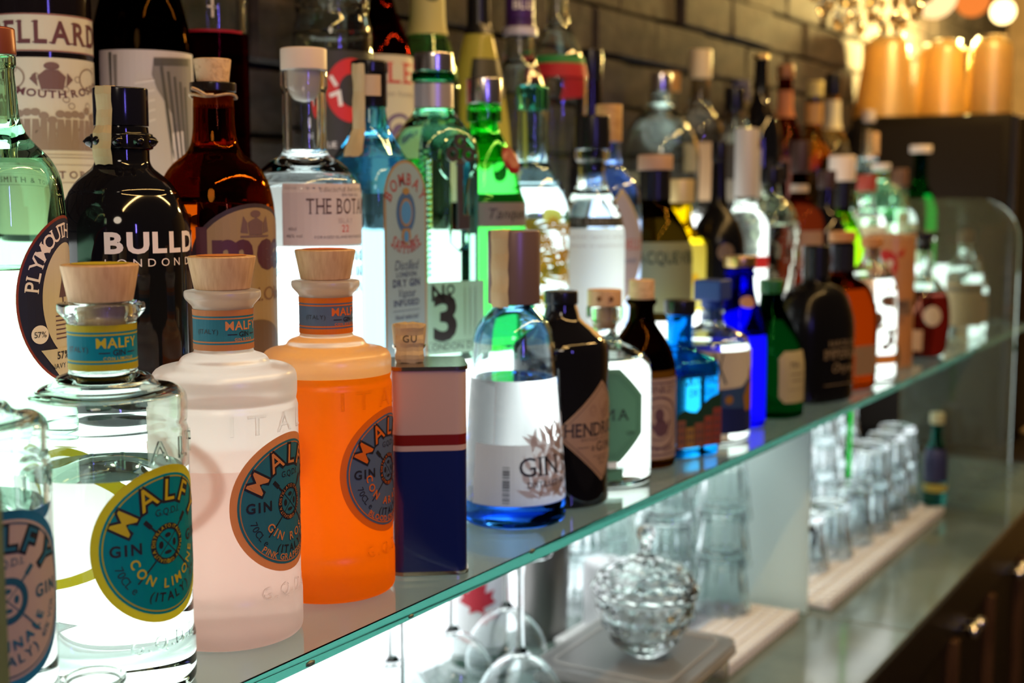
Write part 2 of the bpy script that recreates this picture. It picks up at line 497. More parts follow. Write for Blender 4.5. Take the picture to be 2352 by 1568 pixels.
for x in (2.055, 2.098, 2.42, 2.46):
    k = mk('door_knob', *shift(lathe(fil([(0, 0), (.006, 0), (.006, .010), (.012, .016, .004), (.010, .028, .006), (0, .030)]), 20), (0, 0, 0)), CHROME, t)
    k.location = (x, -.074, -.40); k.rotation_euler = (PI / 2, 0, 0)

def haze_glass():
    m, nt, out = nodes('olive_haze_glass'); L = nt.links.new
    g = nt.nodes.new('ShaderNodeBsdfGlass'); g.inputs[0].default_value = (.86, .94, .90, 1); g.inputs['Roughness'].default_value = .02; g.inputs['IOR'].default_value = 1.35
    d = nt.nodes.new('ShaderNodeBsdfDiffuse'); d.inputs[0].default_value = (.24, .24, .15, 1)  # flat olive tone mixed into the clear glass
    a = nt.nodes.new('ShaderNodeMixShader'); a.inputs[0].default_value = .22; L(g.outputs[0], a.inputs[1]); L(d.outputs[0], a.inputs[2]); L(a.outputs[0], out.inputs[0])
    return m
def end_panel(label, x, y0, y1, z0, z1, rad, material, th=.009):
    pts = [(y1, z0), (y0, z0)]
    for i in range(13):
        a = PI - PI / 2 * i / 12; pts.append((y0 + rad + rad * math.cos(a), z1 - rad + rad * math.sin(a)))
    pts.append((y1, z1)); n = len(pts)
    v = [(x - th / 2, a, b) for a, b in pts] + [(x + th / 2, a, b) for a, b in pts]
    f = [tuple(range(n)), tuple(range(2 * n - 1, n - 1, -1))] + [(i, i + n, (i + 1) % n + n, (i + 1) % n) for i in range(n)]
    o = mk('glass_end_panel', v, f, material, smooth=False)
    return tag(o, label, 'glass panel')
end_panel('tall glass end panel with a rounded top corner closing the far end', 2.441, -.066, Y2 - .002, ZC + .0005, .268, .075, haze_glass())
end_panel('olive green glass edge in front of the white and blue label bottle', .352, -.034, -.0015, ZC + .0005, .16, .012, frost('panel_olive', (.40, .44, .30), .4, .2, .05), .007)

# ------------------------------------------------------------------ bottles on the glass shelf
def cap_mesh(r0, r1, z0, z1, b=.0015, n=40): return lathe(fil([(0, z0), (r0, z0, b * .6), (r1, z1, b), (0, z1)], 3), n)
def seal_strip(parent, rf, az, z0, z1, w=.016, over=True):
    """paper tax strip running down from the cap"""
    v, f = [], []; n = 10
    zs = [z1 + .0006] * 2 if over else []
    rows = []
    if over: rows.append((rf(z1) * .45, z1 + .0008))
    for i in range(n + 1): z = z1 - (z1 - z0) * i / n; rows.append((rf(z) + .0008 + .0006 * math.sin(i * 1.7), z))
    for i, (r, z) in enumerate(rows):
        for k in range(6):
            u = (k / 5 - .5) * w * (1 + .04 * math.sin(i * 2.1 + k))
            th = R_(az) + u / max(rf(z1), .006)
            v.append((r * math.sin(th), -r * math.cos(th), z + .0004 * math.sin(k * 2.2 + i)))
    for i in range(len(rows) - 1):
        for k in range(5): f.append((i * 6 + k, i * 6 + k + 1, (i + 1) * 6 + k + 1, (i + 1) * 6 + k))
    o = mk('tax_strip', v, f, SEAL, parent, smooth=False)
    return o

FR = 'round gin bottles with wooden stoppers'
MAP = fil([(0, .004), (.032, .003), (.036, 0, .003), (.0462, .0005, .010), (.0462, .028, .003), (.0452, .032, .002), (.0452, .147, .002), (.0440, .1500, .002), (.0448, .1535, .002), (.0452, .1705, .013),
           (.0285, .1730, .003), (.0262, .1775, .003), (.0188, .1800, .002), (.0183, .1815, .001), (.0183, .2085, .002), (.0238, .2145, .002), (.0235, .2185, .001), (.0205, .2190)])
MRF = prof_r(MAP)
def round_gin(name, label, X, y, az, glassm, level, cols, words, naz=None, frosted=None):
    t = thing(name, label, 'bottle', (X, y, .0004), 0, FR)
    name = words[0].lower().replace(' ', '_')
    v, f = lathe(shell(MAP, .0035, level, .0148, .176), 72)
    mats = [glassm]; fm = None
    if frosted:
        k_ = next(i for i, p in enumerate(MAP) if abs(p[0] - .0452) < 1e-5 and p[1] > level) if level < .146 else None
        pr = list(MAP)
        if k_: pr.insert(k_, (.0452, level))
        v, f = lathe(pr + [(0, .2190)], 72)
    if frosted:
        mats = [glassm, frosted]; fm = [1 if sum(v[i][2] for i in q) / len(q) < level + .0005 else 0 for q in f]
    mk('glass_body', v, f, mats, t, fm=fm)
    st = mk('wooden_stopper', *lathe(fil([(0, .196), (.0128, .196), (.0130, .2190), (.0172, .2195, .0008), (.0212, .2400, .0014), (0, .2404)], 3), 56), WOOD, t)
    mk('printed_disc', *shift(lathe([(0, .0001), (.0155, .0001)], 40), (0, 0, .2404)), paper(name + '_stopper_print', cols['border'], .1), st, smooth=False)
    border, inner, text = (paper(name + '_' + k, cols[k], .08 if k == 'text' else cols.get('tr', .35)) for k in ('border', 'inner', 'text'))
    # neck band
    nz = az - 14 if naz is None else naz
    m = around(MRF, nz, .1950); w_ = 2 * PI * MRF(.195)
    nb = stick('neck_label', rect(-w_ / 2, w_ / 2, -.0125, .0125), m, .0003, inner, t)
    stick('neck_stripe', [rect(-w_ / 2, w_ / 2, a, b) for a, b in ((.0088, .0125), (.0068, .0077), (-.0125, -.0088), (-.0077, -.0068))], m, .00045, border, nb)
    stick('neck_lettering', [line('MALFY', .0052, 0, .0002, bold=.02, track=.1)], m, .0005, text, nb)
    stick('neck_lettering', [line('GIN', .0030, 0, -.0040, bold=.02), rect(-.0110, -.0050, -.0029, -.0023), rect(.0050, .0110, -.0029, -.0023), line('(ITALY)', .0028, -.0235, -.0020)], m, .0005, INK, nb)
    stick('neck_lettering', [line(words[0], .0017, 0, -.0066, track=.3, bold=.01)], m, .0005, text, nb)
    # round label
    LR = .0434; m = around(MRF, az, .0885)
    lab = stick('round_label', disc(0, 0, LR, n=72), m, .0003, border, t)
    stick('label_field', disc(0, 0, LR * .895, n=72), m, .00045, inner, lab)
    stick('label_rule', [ring(0, 0, LR * .845, LR * .862, 72)], m, .0006, border, lab)
    U = LR
    outl = arc('MALFY', .265 * U, .555 * U, 92, bold=.006, fat=.085, track=.28)
    stick('lettering_outline', [outl], m, .0006, INK, lab)
    stick('lettering', [arc('MALFY', .265 * U, .555 * U, 92, bold=.006, track=.28)], m, .0008, text, lab)
    dark = [line('GIN', .135 * U, -.575 * U, -.06 * U, bold=.03, track=.34), line('GIN', .135 * U, .575 * U, -.06 * U, bold=.03, track=.34),
            line('G.Q.D.I.', .085 * U, .02 * U, .375 * U), arc('70CL e', .10 * U, .75 * U, 213, top=False, track=.12), arc('(ITALY)', .110 * U, .735 * U, 274, top=False, bold=.02, track=.32),
            arc('41% VOL', .085 * U, .75 * U, 330, top=False, track=.2),
            ring(0, 0, .185 * U, .262 * U, 40), stroke(-.15 * U, -.15 * U, .15 * U, .15 * U, .012 * U), stroke(-.15 * U, .15 * U, .15 * U, -.15 * U, .012 * U)]
    for sx in (-1, 1):
        dark += [stroke(sx * .18 * U, .18 * U, sx * .26 * U, .26 * U, .028 * U), stroke(sx * .245 * U, .245 * U, sx * .335 * U, .335 * U, .06 * U), stroke(sx * .19 * U, -.19 * U, sx * .44 * U, -.44 * U, .022 * U)]
    for px, py, a, b in ((0, .11, .05, .03), (0, -.11, .06, .025), (-.11, 0, .035, .05), (.11, 0, .03, .05)): dark.append(disc(px * U, py * U, a * U, b * U, 12))
    stick('lettering', dark, m, .0006, cols.get('dark') and paper(name + '_dark', cols['dark'], .1) or INK, lab)
    stick('lettering', [arc(words[0], .115 * U, .56 * U, 270, top=False, bold=.02, track=.50, space=1.0), arc('QUALITA DISTILLATO ITALIA MALFY GIN', .046 * U, .205 * U, 90, track=.18)] +
          ([arc(words[1], .085 * U, .835 * U, 268, top=False, bold=.02, track=.22)] if len(words) > 1 else []), m, .0008, text, lab)
    # raised letters in the glass
    mg = around(MRF, az, 0)
    LG = glass('letter_glass', (1, 1, 1), .2, 1.12)
    raised('raised_letters', [line('ITALY', .012, 0, .1335, track=.62)], mg, .0005 if frosted else .0010, LG if frosted else glassm, t)
    raised('raised_letters', [line('G.Q.D.I.', .0075, 0, .0185, track=.4)], around(MRF, az, .012), .0004 if frosted else .0007, LG if frosted else glassm, t)
    # back label
    mb = around(MRF, az + 180, .0885)
    bl = stick('back_label', [ring(0, 0, LR * .89, LR, 72)], mb, .0003, border, t)
    stick('back_label_print', disc(0, 0, LR * .89, n=72), mb, .0003, paper('back_white', (.85, .85, .82), .8), bl)
    stick('back_lettering', [line(s, .0026, 0, yy, track=.25) for s, yy in (('PRODUCT OF ITALY', .014), ('PRODOTTO IN ITALIA', .009), ('70 CL', -.004), ('41% VOL', -.010))], mb, .0007, INK, bl)
    return t
TEALG = glass('clear_gin_glass', (.94, .985, .965))
round_gin('gin_bottle', 'clear gin bottle with a beige round label bordered in navy blue', .390, .048, -8, TEALG, .128,
          dict(border=(.015, .12, .22), inner=(.66, .55, .47), text=(.02, .16, .27), dark=(.02, .12, .2)), ['ORIGINALE'])
round_gin('gin_bottle', 'clear gin bottle with a yellow bordered teal round label', .496, .061, 1, TEALG, .126,
          dict(border=(.60, .50, .02), inner=(.0, .27, .37), text=(.52, .43, .02)), ['CON LIMONE'])
FW = frost('frosted_clear', (.98, .95, .90), .6, .22); FP = frost('frosted_pink', (.95, .785, .715), .7, .22)
round_gin('gin_bottle', 'frosted pale pink gin bottle with an orange bordered blue label', .599, .069, 10, FW, .112,
          dict(border=(.72, .28, .10), inner=(.035, .22, .30), text=(.66, .25, .08)), ['GIN ROSA', 'PINK GRAPEFRUIT'], frosted=FP)
FO = frost('frosted_orange', (1.0, .355, .002), .8, .3, .03)
round_gin('gin_bottle', 'bright orange frosted gin bottle beside the blue tin', .705, .074, 14, FW, .154,
          dict(border=(.75, .17, .01), inner=(.10, .15, .24), text=(.72, .15, .015), tr=.15), ['CON ARANCIA', 'BLOOD ORANGE'], frosted=FO)

# small glass dish at the front
t = thing('glass_dish', 'small clear glass dish standing before the yellow bordered bottle', 'dish', (.442, .0145, .0004))
mk('dish_body', *lathe(fil([(0, 0), (.012, 0, .003), (.0155, .027, .003), (.0135, .0275, .001), (.0115, .008, .003), (0, .007)]), 40), CLEAR, t)
mk('dish_rim', *lathe(fil([(.0138, .0277), (.0165, .0277, .001), (.0165, .0310, .0014), (.0138, .0310, .0014), (.0138, .0277)]), 40), CLEAR, t)

# tin can bottle
t = thing('spirit_tin', 'rectangular tin in white, red and dark blue with a corked neck', 'tin', (.788, .047, .0004), R_(-52))
RX, RY = .0275, .030
def rr(rx, ry, c, n=6):
    pts = []
    for (sx, sy, a0) in ((1, 1, 0), (-1, 1, 90), (-1, -1, 180), (1, -1, 270)):
        for i in range(n + 1):
            a = R_(a0 + 90 * i / n); pts.append((sx * (rx - c) + c * math.cos(a), sy * (ry - c) + c * math.sin(a)))
    return pts
def prism(pts, z0, z1, caps=True):
    n = len(pts); v = [(a, b, z0) for a, b in pts] + [(a, b, z1) for a, b in pts]
    f = [(i, (i + 1) % n, (i + 1) % n + n, i + n) for i in range(n)]
    if caps: f += [tuple(range(n - 1, -1, -1)), tuple(range(n, 2 * n))]
    return v, f
pp = rr(RX, RY, .009)
mk('tin_body', *prism(pp, .002, .0925), mat('tin_blue', (.004, .012, .105), .28, coat=.3), t, sharp=50)
mk('white_band', *prism(pp, .0925, .0965, False), mat('tin_white', (.50, .37, .33), .3), t, sharp=50)
mk('red_band', *prism(pp, .0965, .1045, False), mat('tin_red', (.17, .008, .006), .3), t, sharp=50)
mk('white_panel', *prism(pp, .1045, .152, False), mat('tin_white', (.50, .37, .33), .3), t, sharp=50)
TINM = mat('tin_rim', (.42, .36, .28), .22, 1)
for z in (.0, .1515):
    mk('rim', *prism(rr(RX + .0012, RY + .0012, .010), z, z + .0028), TINM, t, sharp=50)
mk('tin_top', *prism(rr(RX - .002, RY - .002, .008), .1525, .1535), mat('tin_top', (.50, .50, .44), .18, 1), t, sharp=50)
nk = shift(lathe(fil([(.0105, 0), (.0105, .010), (.0125, .011, .001), (.0125, .0135, .001), (.009, .0135), (.009, .0)]), 28), (-.013, .004, .1535))
mk('neck', *nk, TINM, t)
ck = shift(lathe(fil([(0, .0), (.0115, .0), (.0128, .017, .0015), (0, .018)]), 32), (-.013, .004, .165))
c_ = mk('cork', *ck, SEAL, t)
sv = seal_strip(t, lambda z: .0131, 0, .1545, .1832, .022); sv.location = (-.013, .004, 0)
stick('seal_lettering', [line('GU', .005, 0, 0, track=.3)], around(lambda z: .0150, 0, .170), 0, INK, sv)

# tall tapering clear bottle with a taupe cap
MP = fil([(0, .006), (.030, .004), (.036, .0, .003), (.0445, .002, .010), (.0440, .030, .02), (.0385, .110, .03), (.0335, .166, .012), (.0150, .186, .012), (.0145, .1935), (.0138, .1935)])
MPF = prof_r(MP)
t = thing('gin_bottle', 'tapering clear bottle with a blue base and a plain taupe cap', 'bottle', (.938, .063, .0004))
v, f = lathe(shell(MP, .0035, .124, .0110, .180), 64)
fm = [1 if max(v[i][2] for i in q) < .026 else 2 if min(v[i][2] for i in q) > .150 else 0 for q in f]
mk('glass_body', v, f, [glass('mare_clear', (.95, .98, .99)), glass('mare_blue', (.12, .38, .95)), glass('mare_pale_blue', (.66, .84, .97))], t, fm=fm)
mk('cap', *cap_mesh(.0222, .0222, .186, .2475, .0012), mat('taupe_cap', (.20, .135, .125), .32, .35), t)
seal_strip(t, prof_r([(.0222, .17), (.0222, .25)]), -92, .184, .2476, .017)
m = around(MPF, -3, .058)
fr_ = stick('front_label', rect(-.078, .052, -.037, .014), m, .0002, paper('mare_label', (.66, .62, .62), .75), t)
lv = []
for i in range(110):
    a = random.uniform(15, 170); l = random.uniform(.012, .022); cx, cyy = random.gauss(.004, .018), random.uniform(-.035, .020)
    if cx < -.006 - (cyy + .035) * .0 + max(0, cyy) * 1.2 - .028 or cx > .05: continue
    c, s = math.cos(R_(a)), math.sin(R_(a)); wd = l * .15
    lv.append(poly([(cx, cyy), (cx + c * l * .45 - s * wd, cyy + s * l * .45 + c * wd), (cx + c * l, cyy + s * l), (cx + c * l * .45 + s * wd, cyy + s * l * .45 - c * wd)]))
stick('leaf_print', lv, m, .0004, paper('leaf_print', (.58, .51, .50), .6), fr_)
stick('lettering', [line('GIN MARE', .0155, .018, -.012, serif=True, track=.16), line('DISTILLED FROM OLIVES', .0046, .008, -.0215, serif=True, track=.12), line('70CL', .0034, .018, -.029)], m, .0006, INK, fr_)
stick('barcode', [rect(-.050, -.044, -.034 + .0021 * i, -.034 + .0021 * i + random.choice((.0006, .0010, .0014))) for i in range(15)], m, .0006, INK, fr_)
stick('lettering', [line('MEDITERRANEAN', .0045, .0, 0, track=.2), line('GIN', .0045, 0, -.008, track=.2)], around(MPF, -3, .138), .0003, INK, t)

# black bottle with a diamond label
HP = fil([(0, .003), (.036, .0, .002), (.0435, .001, .006), (.0435, .143, .004), (.0390, .149, .004), (.0160, .166, .006), (.0138, .178), (.0138, .180)])
HF = prof_r(HP)
t = thing('gin_bottle', 'black apothecary bottle with a diamond shaped tan label', 'bottle', (1.021, .064, .0004))
mk('glass_body', *lathe(HP + [(0, .18)], 56), BLACKG, t)
mk('cap', *cap_mesh(.0152, .0152, .1795, .1915), BLACKP, t)
m = around(HF, -4, .069)
TAN = paper('tan_label', (.34, .23, .16), .05)
d_ = lambda k: poly([(-.0495 * k, 0), (0, -.0455 * k), (.0495 * k, 0), (0, .0455 * k)])
lb = stick('diamond_label', d_(1), m, .0003, paper('tan_border', (.33, .22, .14), .05), t)
stick('label_field', d_(.95), m, .00045, TAN, lb)
stick('label_rule', [stroke(a, b, c, d, .0006) for a, b, c, d in ((-.045, 0, 0, .0413), (-.045, 0, 0, -.0413), (.045, 0, 0, .0413), (.045, 0, 0, -.0413))], m, .0006, mat('brown_ink', (.10, .06, .04), .6), lb)
stick('lettering', [line("HENDRICK'S", .0118, 0, -.0035, serif=True, width=.080, track=.1, bold=.01), line('a', .006, -.012, -.0165), line('GIN', .0082, .004, -.0175, serif=True, track=.35, bold=.01),
                    rect(-.028, -.016, -.0135, -.0130), line('DISTILLED AND BOTTLED', .0022, 0, -.0075, track=.4), line('44% VOL', .0022, 0, -.026), line('70 CL', .0022, 0, -.030), rect(-.012, .012, -.0222, -.0218)], m, .0006, INK, lb)
stick('rose_drawing', [ring(random.uniform(-.014, .014), random.uniform(.013, .024), a, a + .0006, 14) for a in (.004, .0055, .003, .007, .0045, .006, .0035, .005, .003)], m, .0006, mat('rose_ink', (.25, .15, .10), .6), lb)
seal_strip(t, HF, 30, .150, .190, .014)

# clear bottle with an octagonal green label
OP = fil([(0, .006), (.034, .004), (.040, .0, .003), (.0462, .001, .007), (.0462, .122, .014), (.0150, .136, .012), (.0115, .146, .004), (.0115, .154, .003), (.0175, .159, .003), (.0175, .1695, .002), (.0150, .170)])
OF = prof_r(OP)
t = thing('gin_bottle', 'clear squat bottle with a green octagonal label and drilled wooden stopper', 'bottle', (1.119, .071, .0004))
mk('glass_body', *lathe(shell(OP, .0035, .119, .0092, .130), 56), CLEAR, t)
s_ = mk('stopper', *lathe(fil([(0, .148), (.0085, .148, .001), (.0085, .1698), (.0165, .1702, .001), (.0165, .186, .0012), (0, .1862)]), 40), WOOD, t)
for az in (-40, -80):
    k = mk('stopper_hole', *lathe([(0, 0), (.0022, 0), (.0022, .001), (0, .001)], 12), mat('hole', (.16, .07, .02), .9), s_)
    k.location = (.0166 * math.sin(R_(az)), -.0166 * math.cos(R_(az)), .178); k.rotation_euler = (PI / 2, 0, R_(az))
m = around(OF, -66, .070)
okt = lambda k: poly([(.0445 * k * math.cos(R_(22.5 + 45 * i)) * 1.08, .0445 * k * math.sin(R_(22.5 + 45 * i)) * 1.08) for i in range(8)])
GRN = paper('green_label', (.10, .26, .17), .25)
lb = stick('octagonal_label', okt(1), m, .0003, GRN, t)
def okr(k, wd):
    P = okt(k)[0]; return [stroke(*P[i], *P[(i + 1) % 8], wd) for i in range(8)]
stick('label_rule', okr(.88, .0006) + okr(.82, .0004), m, .0005, mat('green_ink', (.03, .10, .06), .6), lb)
stick('lettering', [line('MA', .0105, .0150, -.004, serif=True, track=.3), line('GIN', .004, .030, -.019), line('70', .003, -.004, .014)], m, .0005, INK, lb)
stick('small_label', rect(-.022, .016, -.010, .0), around(OF, -66, .0265), .0003, WHITEP, t)
stick('foot_label', rect(-.034, .022, -.006, .006), around(OF, -66, .014), .0004, GRN, t)

# small brown bottle with cork and engraved label
KP = fil([(0, .004), (.031, .0, .002), (.0360, .001, .006), (.0360, .115, .022), (.0130, .148, .012), (.0125, .164, .002), (.0155, .166, .001), (.0155, .1705, .001), (.0120, .171)])
KF = prof_r(KP)
t = thing('gin_bottle', 'small dark brown bottle with a cork and a faded engraved label', 'bottle', (1.203, .072, .0004))
mk('glass_body', *lathe(shell(KP, .003, .10, .0098, .150), 48), glass('brown_glass', (.16, .085, .025)), t)
mk('cork', *lathe(fil([(0, .150), (.0095, .150), (.0095, .1705), (.0130, .171, .001), (.0130, .1905, .001), (0, .1908)]), 36), CORK, t)
m = around(KF, -32, .052)
KL = paper('engraved_label', (.36, .27, .23), .08); KI = mat('plum_ink', (.10, .05, .07), .6)
lb = stick('label', rect(-.046, .046, -.041, .041), m, .0003, KL, t)
stick('label_frame', [rect(-.046, .046, .036, .0375), rect(-.046, .046, -.0375, -.036), ring(0, -.004, .025, .027, 36), ring(0, -.004, .017, .018, 30), disc(0, .004, .0055, .007, 16), disc(.002, -.009, .008, .009, 16), stroke(-.010, -.004, -.004, -.012, .003), stroke(.008, -.016, .014, -.002, .003)], m, .0005, KI, lb)
stick('lettering', [line('MONKEY', .0075, 0, .0265, serif=True, track=.15), line('DRY GIN', .006, 0, -.0335, serif=True, track=.2)], m, .0006, KI, lb)

# sky blue square bottle
def blend_z(z0, z1): return lambda z: max(0, min(1, (z1 - z) / (z1 - z0)))
PB = fil([(0, .003), (.028, .0, .002), (.0332, .001, .005), (.0332, .100, .006), (.0155, .113, .008), (.0135, .118, .003), (.0135, .148, .002), (.0150, .150)])
t = thing('gin_bottle', 'sky blue square bottle with a black cap and painted village front', 'bottle', (1.276, .062, .0004), R_(-25))
v, f = lathe(shell(PB, .0035, .085, .0105, .110), 64, (1, 1, 7), blend_z(.104, .113))
mk('glass_body', v, f, glass('sky_blue_glass', (.12, .60, .88)), t)
mk('cap', *cap_mesh(.0165, .0165, .1502, .1655), BLACKP, t)
m = onface(.0333, 0, .0)
hill = poly([(-.031, .048), (-.020, .053), (-.012, .050), (-.004, .049), (.006, .058), (.016, .064), (.031, .068), (.031, .012), (-.031, .012)])
lb = stick('painted_scene', hill, m, .0002, paper('hill_green', (.012, .045, .025), .1), t)
hs = []
for i, (x, y0, w2, h2, cc) in enumerate([(-.030, .012, .011, .030, (.22, .09, .06)), (-.018, .012, .011, .022, (.30, .17, .05)), (-.006, .012, .012, .026, (.22, .08, .05)), (.007, .012, .011, .032, (.26, .06, .04)), (.019, .012, .012, .040, (.24, .05, .04))]):
    stick('painted_house', rect(x, x + w2, y0, y0 + h2), m, .0004, paper('house_%d' % i, cc, .1), lb)
    hs += [rect(x + w2 * (.2 + .4 * a), x + w2 * (.4 + .4 * a), y0 + .006 + .008 * b, y0 + .010 + .008 * b) for a in (0, 1) for b in range(int((h2 - .006) / .008))]
stick('painted_windows', hs, m, .0006, mat('window_ink', (.06, .05, .06), .6), lb)
stick('lettering', [line('PORTOFINO', .011, 0, .078, width=.052, bold=.02), line('DRY GIN', .0075, .004, .066, sx=.8)], m, .0004, mat('navy_ink', (.0, .05, .11), .5), t)

# clear bottle with a blue block stopper and illustrated label
CP = fil([(0, .005), (.034, .003), (.039, 0, .003), (.0445, .001, .007), (.0445, .118, .016), (.0130, .130, .010), (.0120, .140, .003), (.0140, .146), (.0125, .1465)])
CF = prof_r(CP)
t = thing('gin_bottle', 'clear bottle with a blue block stopper and a blue seaside illustration', 'bottle', (1.376, .067, .0004))
mk('glass_body', *lathe(shell(CP, .0035, .110, .0098, .125), 48), CLEAR, t)
BLS = mat('blue_stopper', (.015, .05, .26), .4)
s_ = mk('stopper', *lathe(fil([(0, .134), (.0094, .134), (.0094, .1468), (.0125, .150, .002), (.0125, .158), (0, .158)]), 32), BLS, t)
mk('stopper_block', *bevel_box(-.0165, .0165, -.0165, .0165, .158, .181, .002), BLS, s_, smooth=False)
m = around(CF, -25, .062)
lb = stick('label', rect(-.058, .052, -.050, .042), m, .0003, paper('sand_label', (.46, .36, .24), .2), t)
stick('painted_sea', poly([(-.058, -.050), (.052, -.050), (.052, .004), (.020, .012), (.006, .002), (-.020, .0), (-.058, -.004)]), m, .0005, paper('sea_blue', (.03, .07, .17), .1), lb)
stick('painted_sea', poly([(-.058, -.050), (.052, -.050), (.052, -.026), (.0, -.022), (-.058, -.018)]), m, .0006, paper('deep_blue', (.012, .02, .10), .1), lb)
stick('painted_figure', [poly([(.012, -.026), (.034, -.026), (.040, -.008), (.030, .008), (.016, .004), (.008, -.010)]), disc(-.012, -.012, .005), disc(.024, .014, .005, .008)], m, .0007, paper('ochre', (.30, .15, .03), .1), lb)
stick('painted_branch', [stroke(-.030, .040, -.016, .006, .0022), stroke(-.020, .040, -.026, .010, .0016), stroke(.040, .030, .034, .006, .005)], m, .0007, mat('dark_teal_ink', (.03, .05, .05), .6), lb)
stick('pale_label', rect(-.030, .0, -.009, .0), around(CF, -40, .0125), .0003, CREAM, t)

# cobalt blue bottle
BP = fil([(0, .004), (.029, .0, .002), (.0340, .001, .006), (.0340, .118, .028), (.0178, .158, .014), (.0165, .186, .003), (.0180, .190)])
t = thing('gin_bottle', 'deep cobalt blue bottle with a gold screw cap', 'bottle', (1.472, .073, .0004))
mk('glass_body', *lathe(shell(BP, .003, .110, .0130, .16), 40), glass('cobalt_glass', (.05, .04, .80)), t)
mk('cap', *cap_mesh(.0188, .0188, .1905, .2035), GOLD, t)
mk('glass_bead', *lathe(fil([(.0166, .180), (.0190, .180, .001), (.0190, .1845, .001), (.0166, .1845)]), 32), glass('cobalt_glass', (.05, .04, .80)), t)
stick('medallion', disc(0, 0, .010, .007, 20), around(prof_r(BP), -40, .150), .0004, paper('copper_medal', (.45, .25, .15), .1), t)

# dark green bottle with cream label
GP = fil([(0, .004), (.037, .0, .002), (.0425, .001, .008), (.0425, .085, .030), (.0150, .138, .016), (.0138, .150, .002), (.0138, .153)])
GF = prof_r(GP)
t = thing('gin_bottle', 'dark green bottle with a bright green cap and cream shaped label', 'bottle', (1.562, .066, .0004))
mk('glass_body', *lathe(shell(GP, .003, .12, .0100, .140), 44), glass('dark_green_glass', (.012, .10, .032)), t)
mk('cap', *cap_mesh(.0148, .0148, .1535, .1705), mat('green_cap', (.015, .12, .03), .4), t)
m = around(GF, -14, .052)
lb = stick('label', poly([(-.030, -.024), (-.022, -.032), (.022, -.032), (.030, -.024), (.030, .024), (.022, .032), (-.022, .032), (-.030, .024)]), m, .0003, paper('old_cream', (.42, .38, .22), .1), t)
stick('lettering', [line('MA', .007, -.006, .012, serif=True), rect(-.014, .014, .003, .004), rect(-.012, .012, -.005, -.004), rect(-.018, .018, -.016, -.0155)], m, .0005, INK, lb)

# wide black rum bottle and its amber neighbour
RP = fil([(0, .004), (.052, .0, .003), (.0575, .003, .012), (.0590, .110, .030), (.0440, .148, .014), (.0195, .158, .008), (.0175, .164, .002), (.0175, .2080, .001), (.0150, .2085)])
def flask_blend(z): return 1.0 if z < .15 else max(0, (.165 - z) / .015)
t = thing('rum_bottle', 'wide black shouldered bottle with gold lettering', 'bottle', (1.708, .058, .0004), R_(-20))
v, f = lathe(RP + [(0, .2085)], 56, (1.0, .72, 2.6), flask_blend)
mk('glass_body', v, f, mat('matte_black_glass', (.004, .004, .005), .22, spec=.25), t)
mk('neck_collar', *lathe(fil([(.0178, .166), (.0186, .166), (.0186, .205), (.0178, .205)]), 32), BLACKP, t)
m = onface(.0415, 0, .060)
GI = mat('gold_ink', (.34, .26, .16), .4, .2)
stick('lettering', [line('IMPERIAL', .0125, .010, .0, serif=True, width=.082), line('BARCELO', .0075, .004, .0165, track=.2), line('Onyx', .012, .006, -.018, slant=.3), rect(-.03, .04, -.035, -.0342)], m, .0010, GI, t)
t = thing('rum_bottle', 'wide amber rum bottle with a cork stopper behind the black one', 'bottle', (1.832, .062, .0004), R_(-20))
v, f = lathe(shell(RP, .003, .142, .0130, .155), 48, (1.0, .72, 2.6), flask_blend)
mk('glass_body', v, f, glass('amber_rum', (.34, .10, .012)), t)
mk('stopper', *lathe(fil([(0, .180), (.0125, .180), (.0125, .2090), (.0190, .2092, .001), (.0190, .2235, .002), (0, .224)]), 32), mat('orange_stopper', (.50, .22, .07), .5), t)
mk('neck_collar', *lathe(fil([(.0177, .168), (.0186, .168), (.0186, .205), (.0177, .205)]), 32), mat('collar_grey', (.03, .03, .04), .15, .5), t)
stick('label', rect(-.020, .030, -.020, .022), onface(.042, 0, .042), .001, paper('kraft_label', (.30, .20, .12), .1), t)
# speckled clear bottle
SP = fil([(0, .005), (.034, .0, .003), (.0400, .002, .008), (.0400, .100, .03), (.0380, .150, .020), (.0130, .180, .010), (.0120, .196), (.0110, .196)])
SF = prof_r(SP)
t = thing('spirit_bottle', 'clear bottle speckled with white and brown print, red sealed neck', 'bottle', (1.945, .052, .0004))
mk('glass_body', *lathe(shell(SP, .0035, .150, .0090, .170), 40), glass('speckle_glass', (.93, .95, .93)), t)
mk('stopper', *lathe(fil([(0, .18), (.0088, .18), (.0088, .1965), (.0165, .197, .001), (.0165, .2120, .001), (0, .2122)]), 28), mat('orange_stopper', (.50, .22, .07), .5), t)
bl_ = [disc(random.uniform(-.11, .11), random.uniform(-.02, .105), random.uniform(.003, .009), random.uniform(.003, .011), 9) for i in range(70)]
m = around(SF, -60, .035)
stick('white_print', bl_[:48], m, .0003, paper('white_print', (.72, .68, .62), .4), t)
stick('brown_print', bl_[48:], m, .0005, paper('brown_print', (.20, .10, .06), .2), t)
stick('orange_band', rect(-.10, .10, -.008, .006), around(SF, -60, .034), .0006, paper('orange_band', (.75, .25, .05), .3), t)
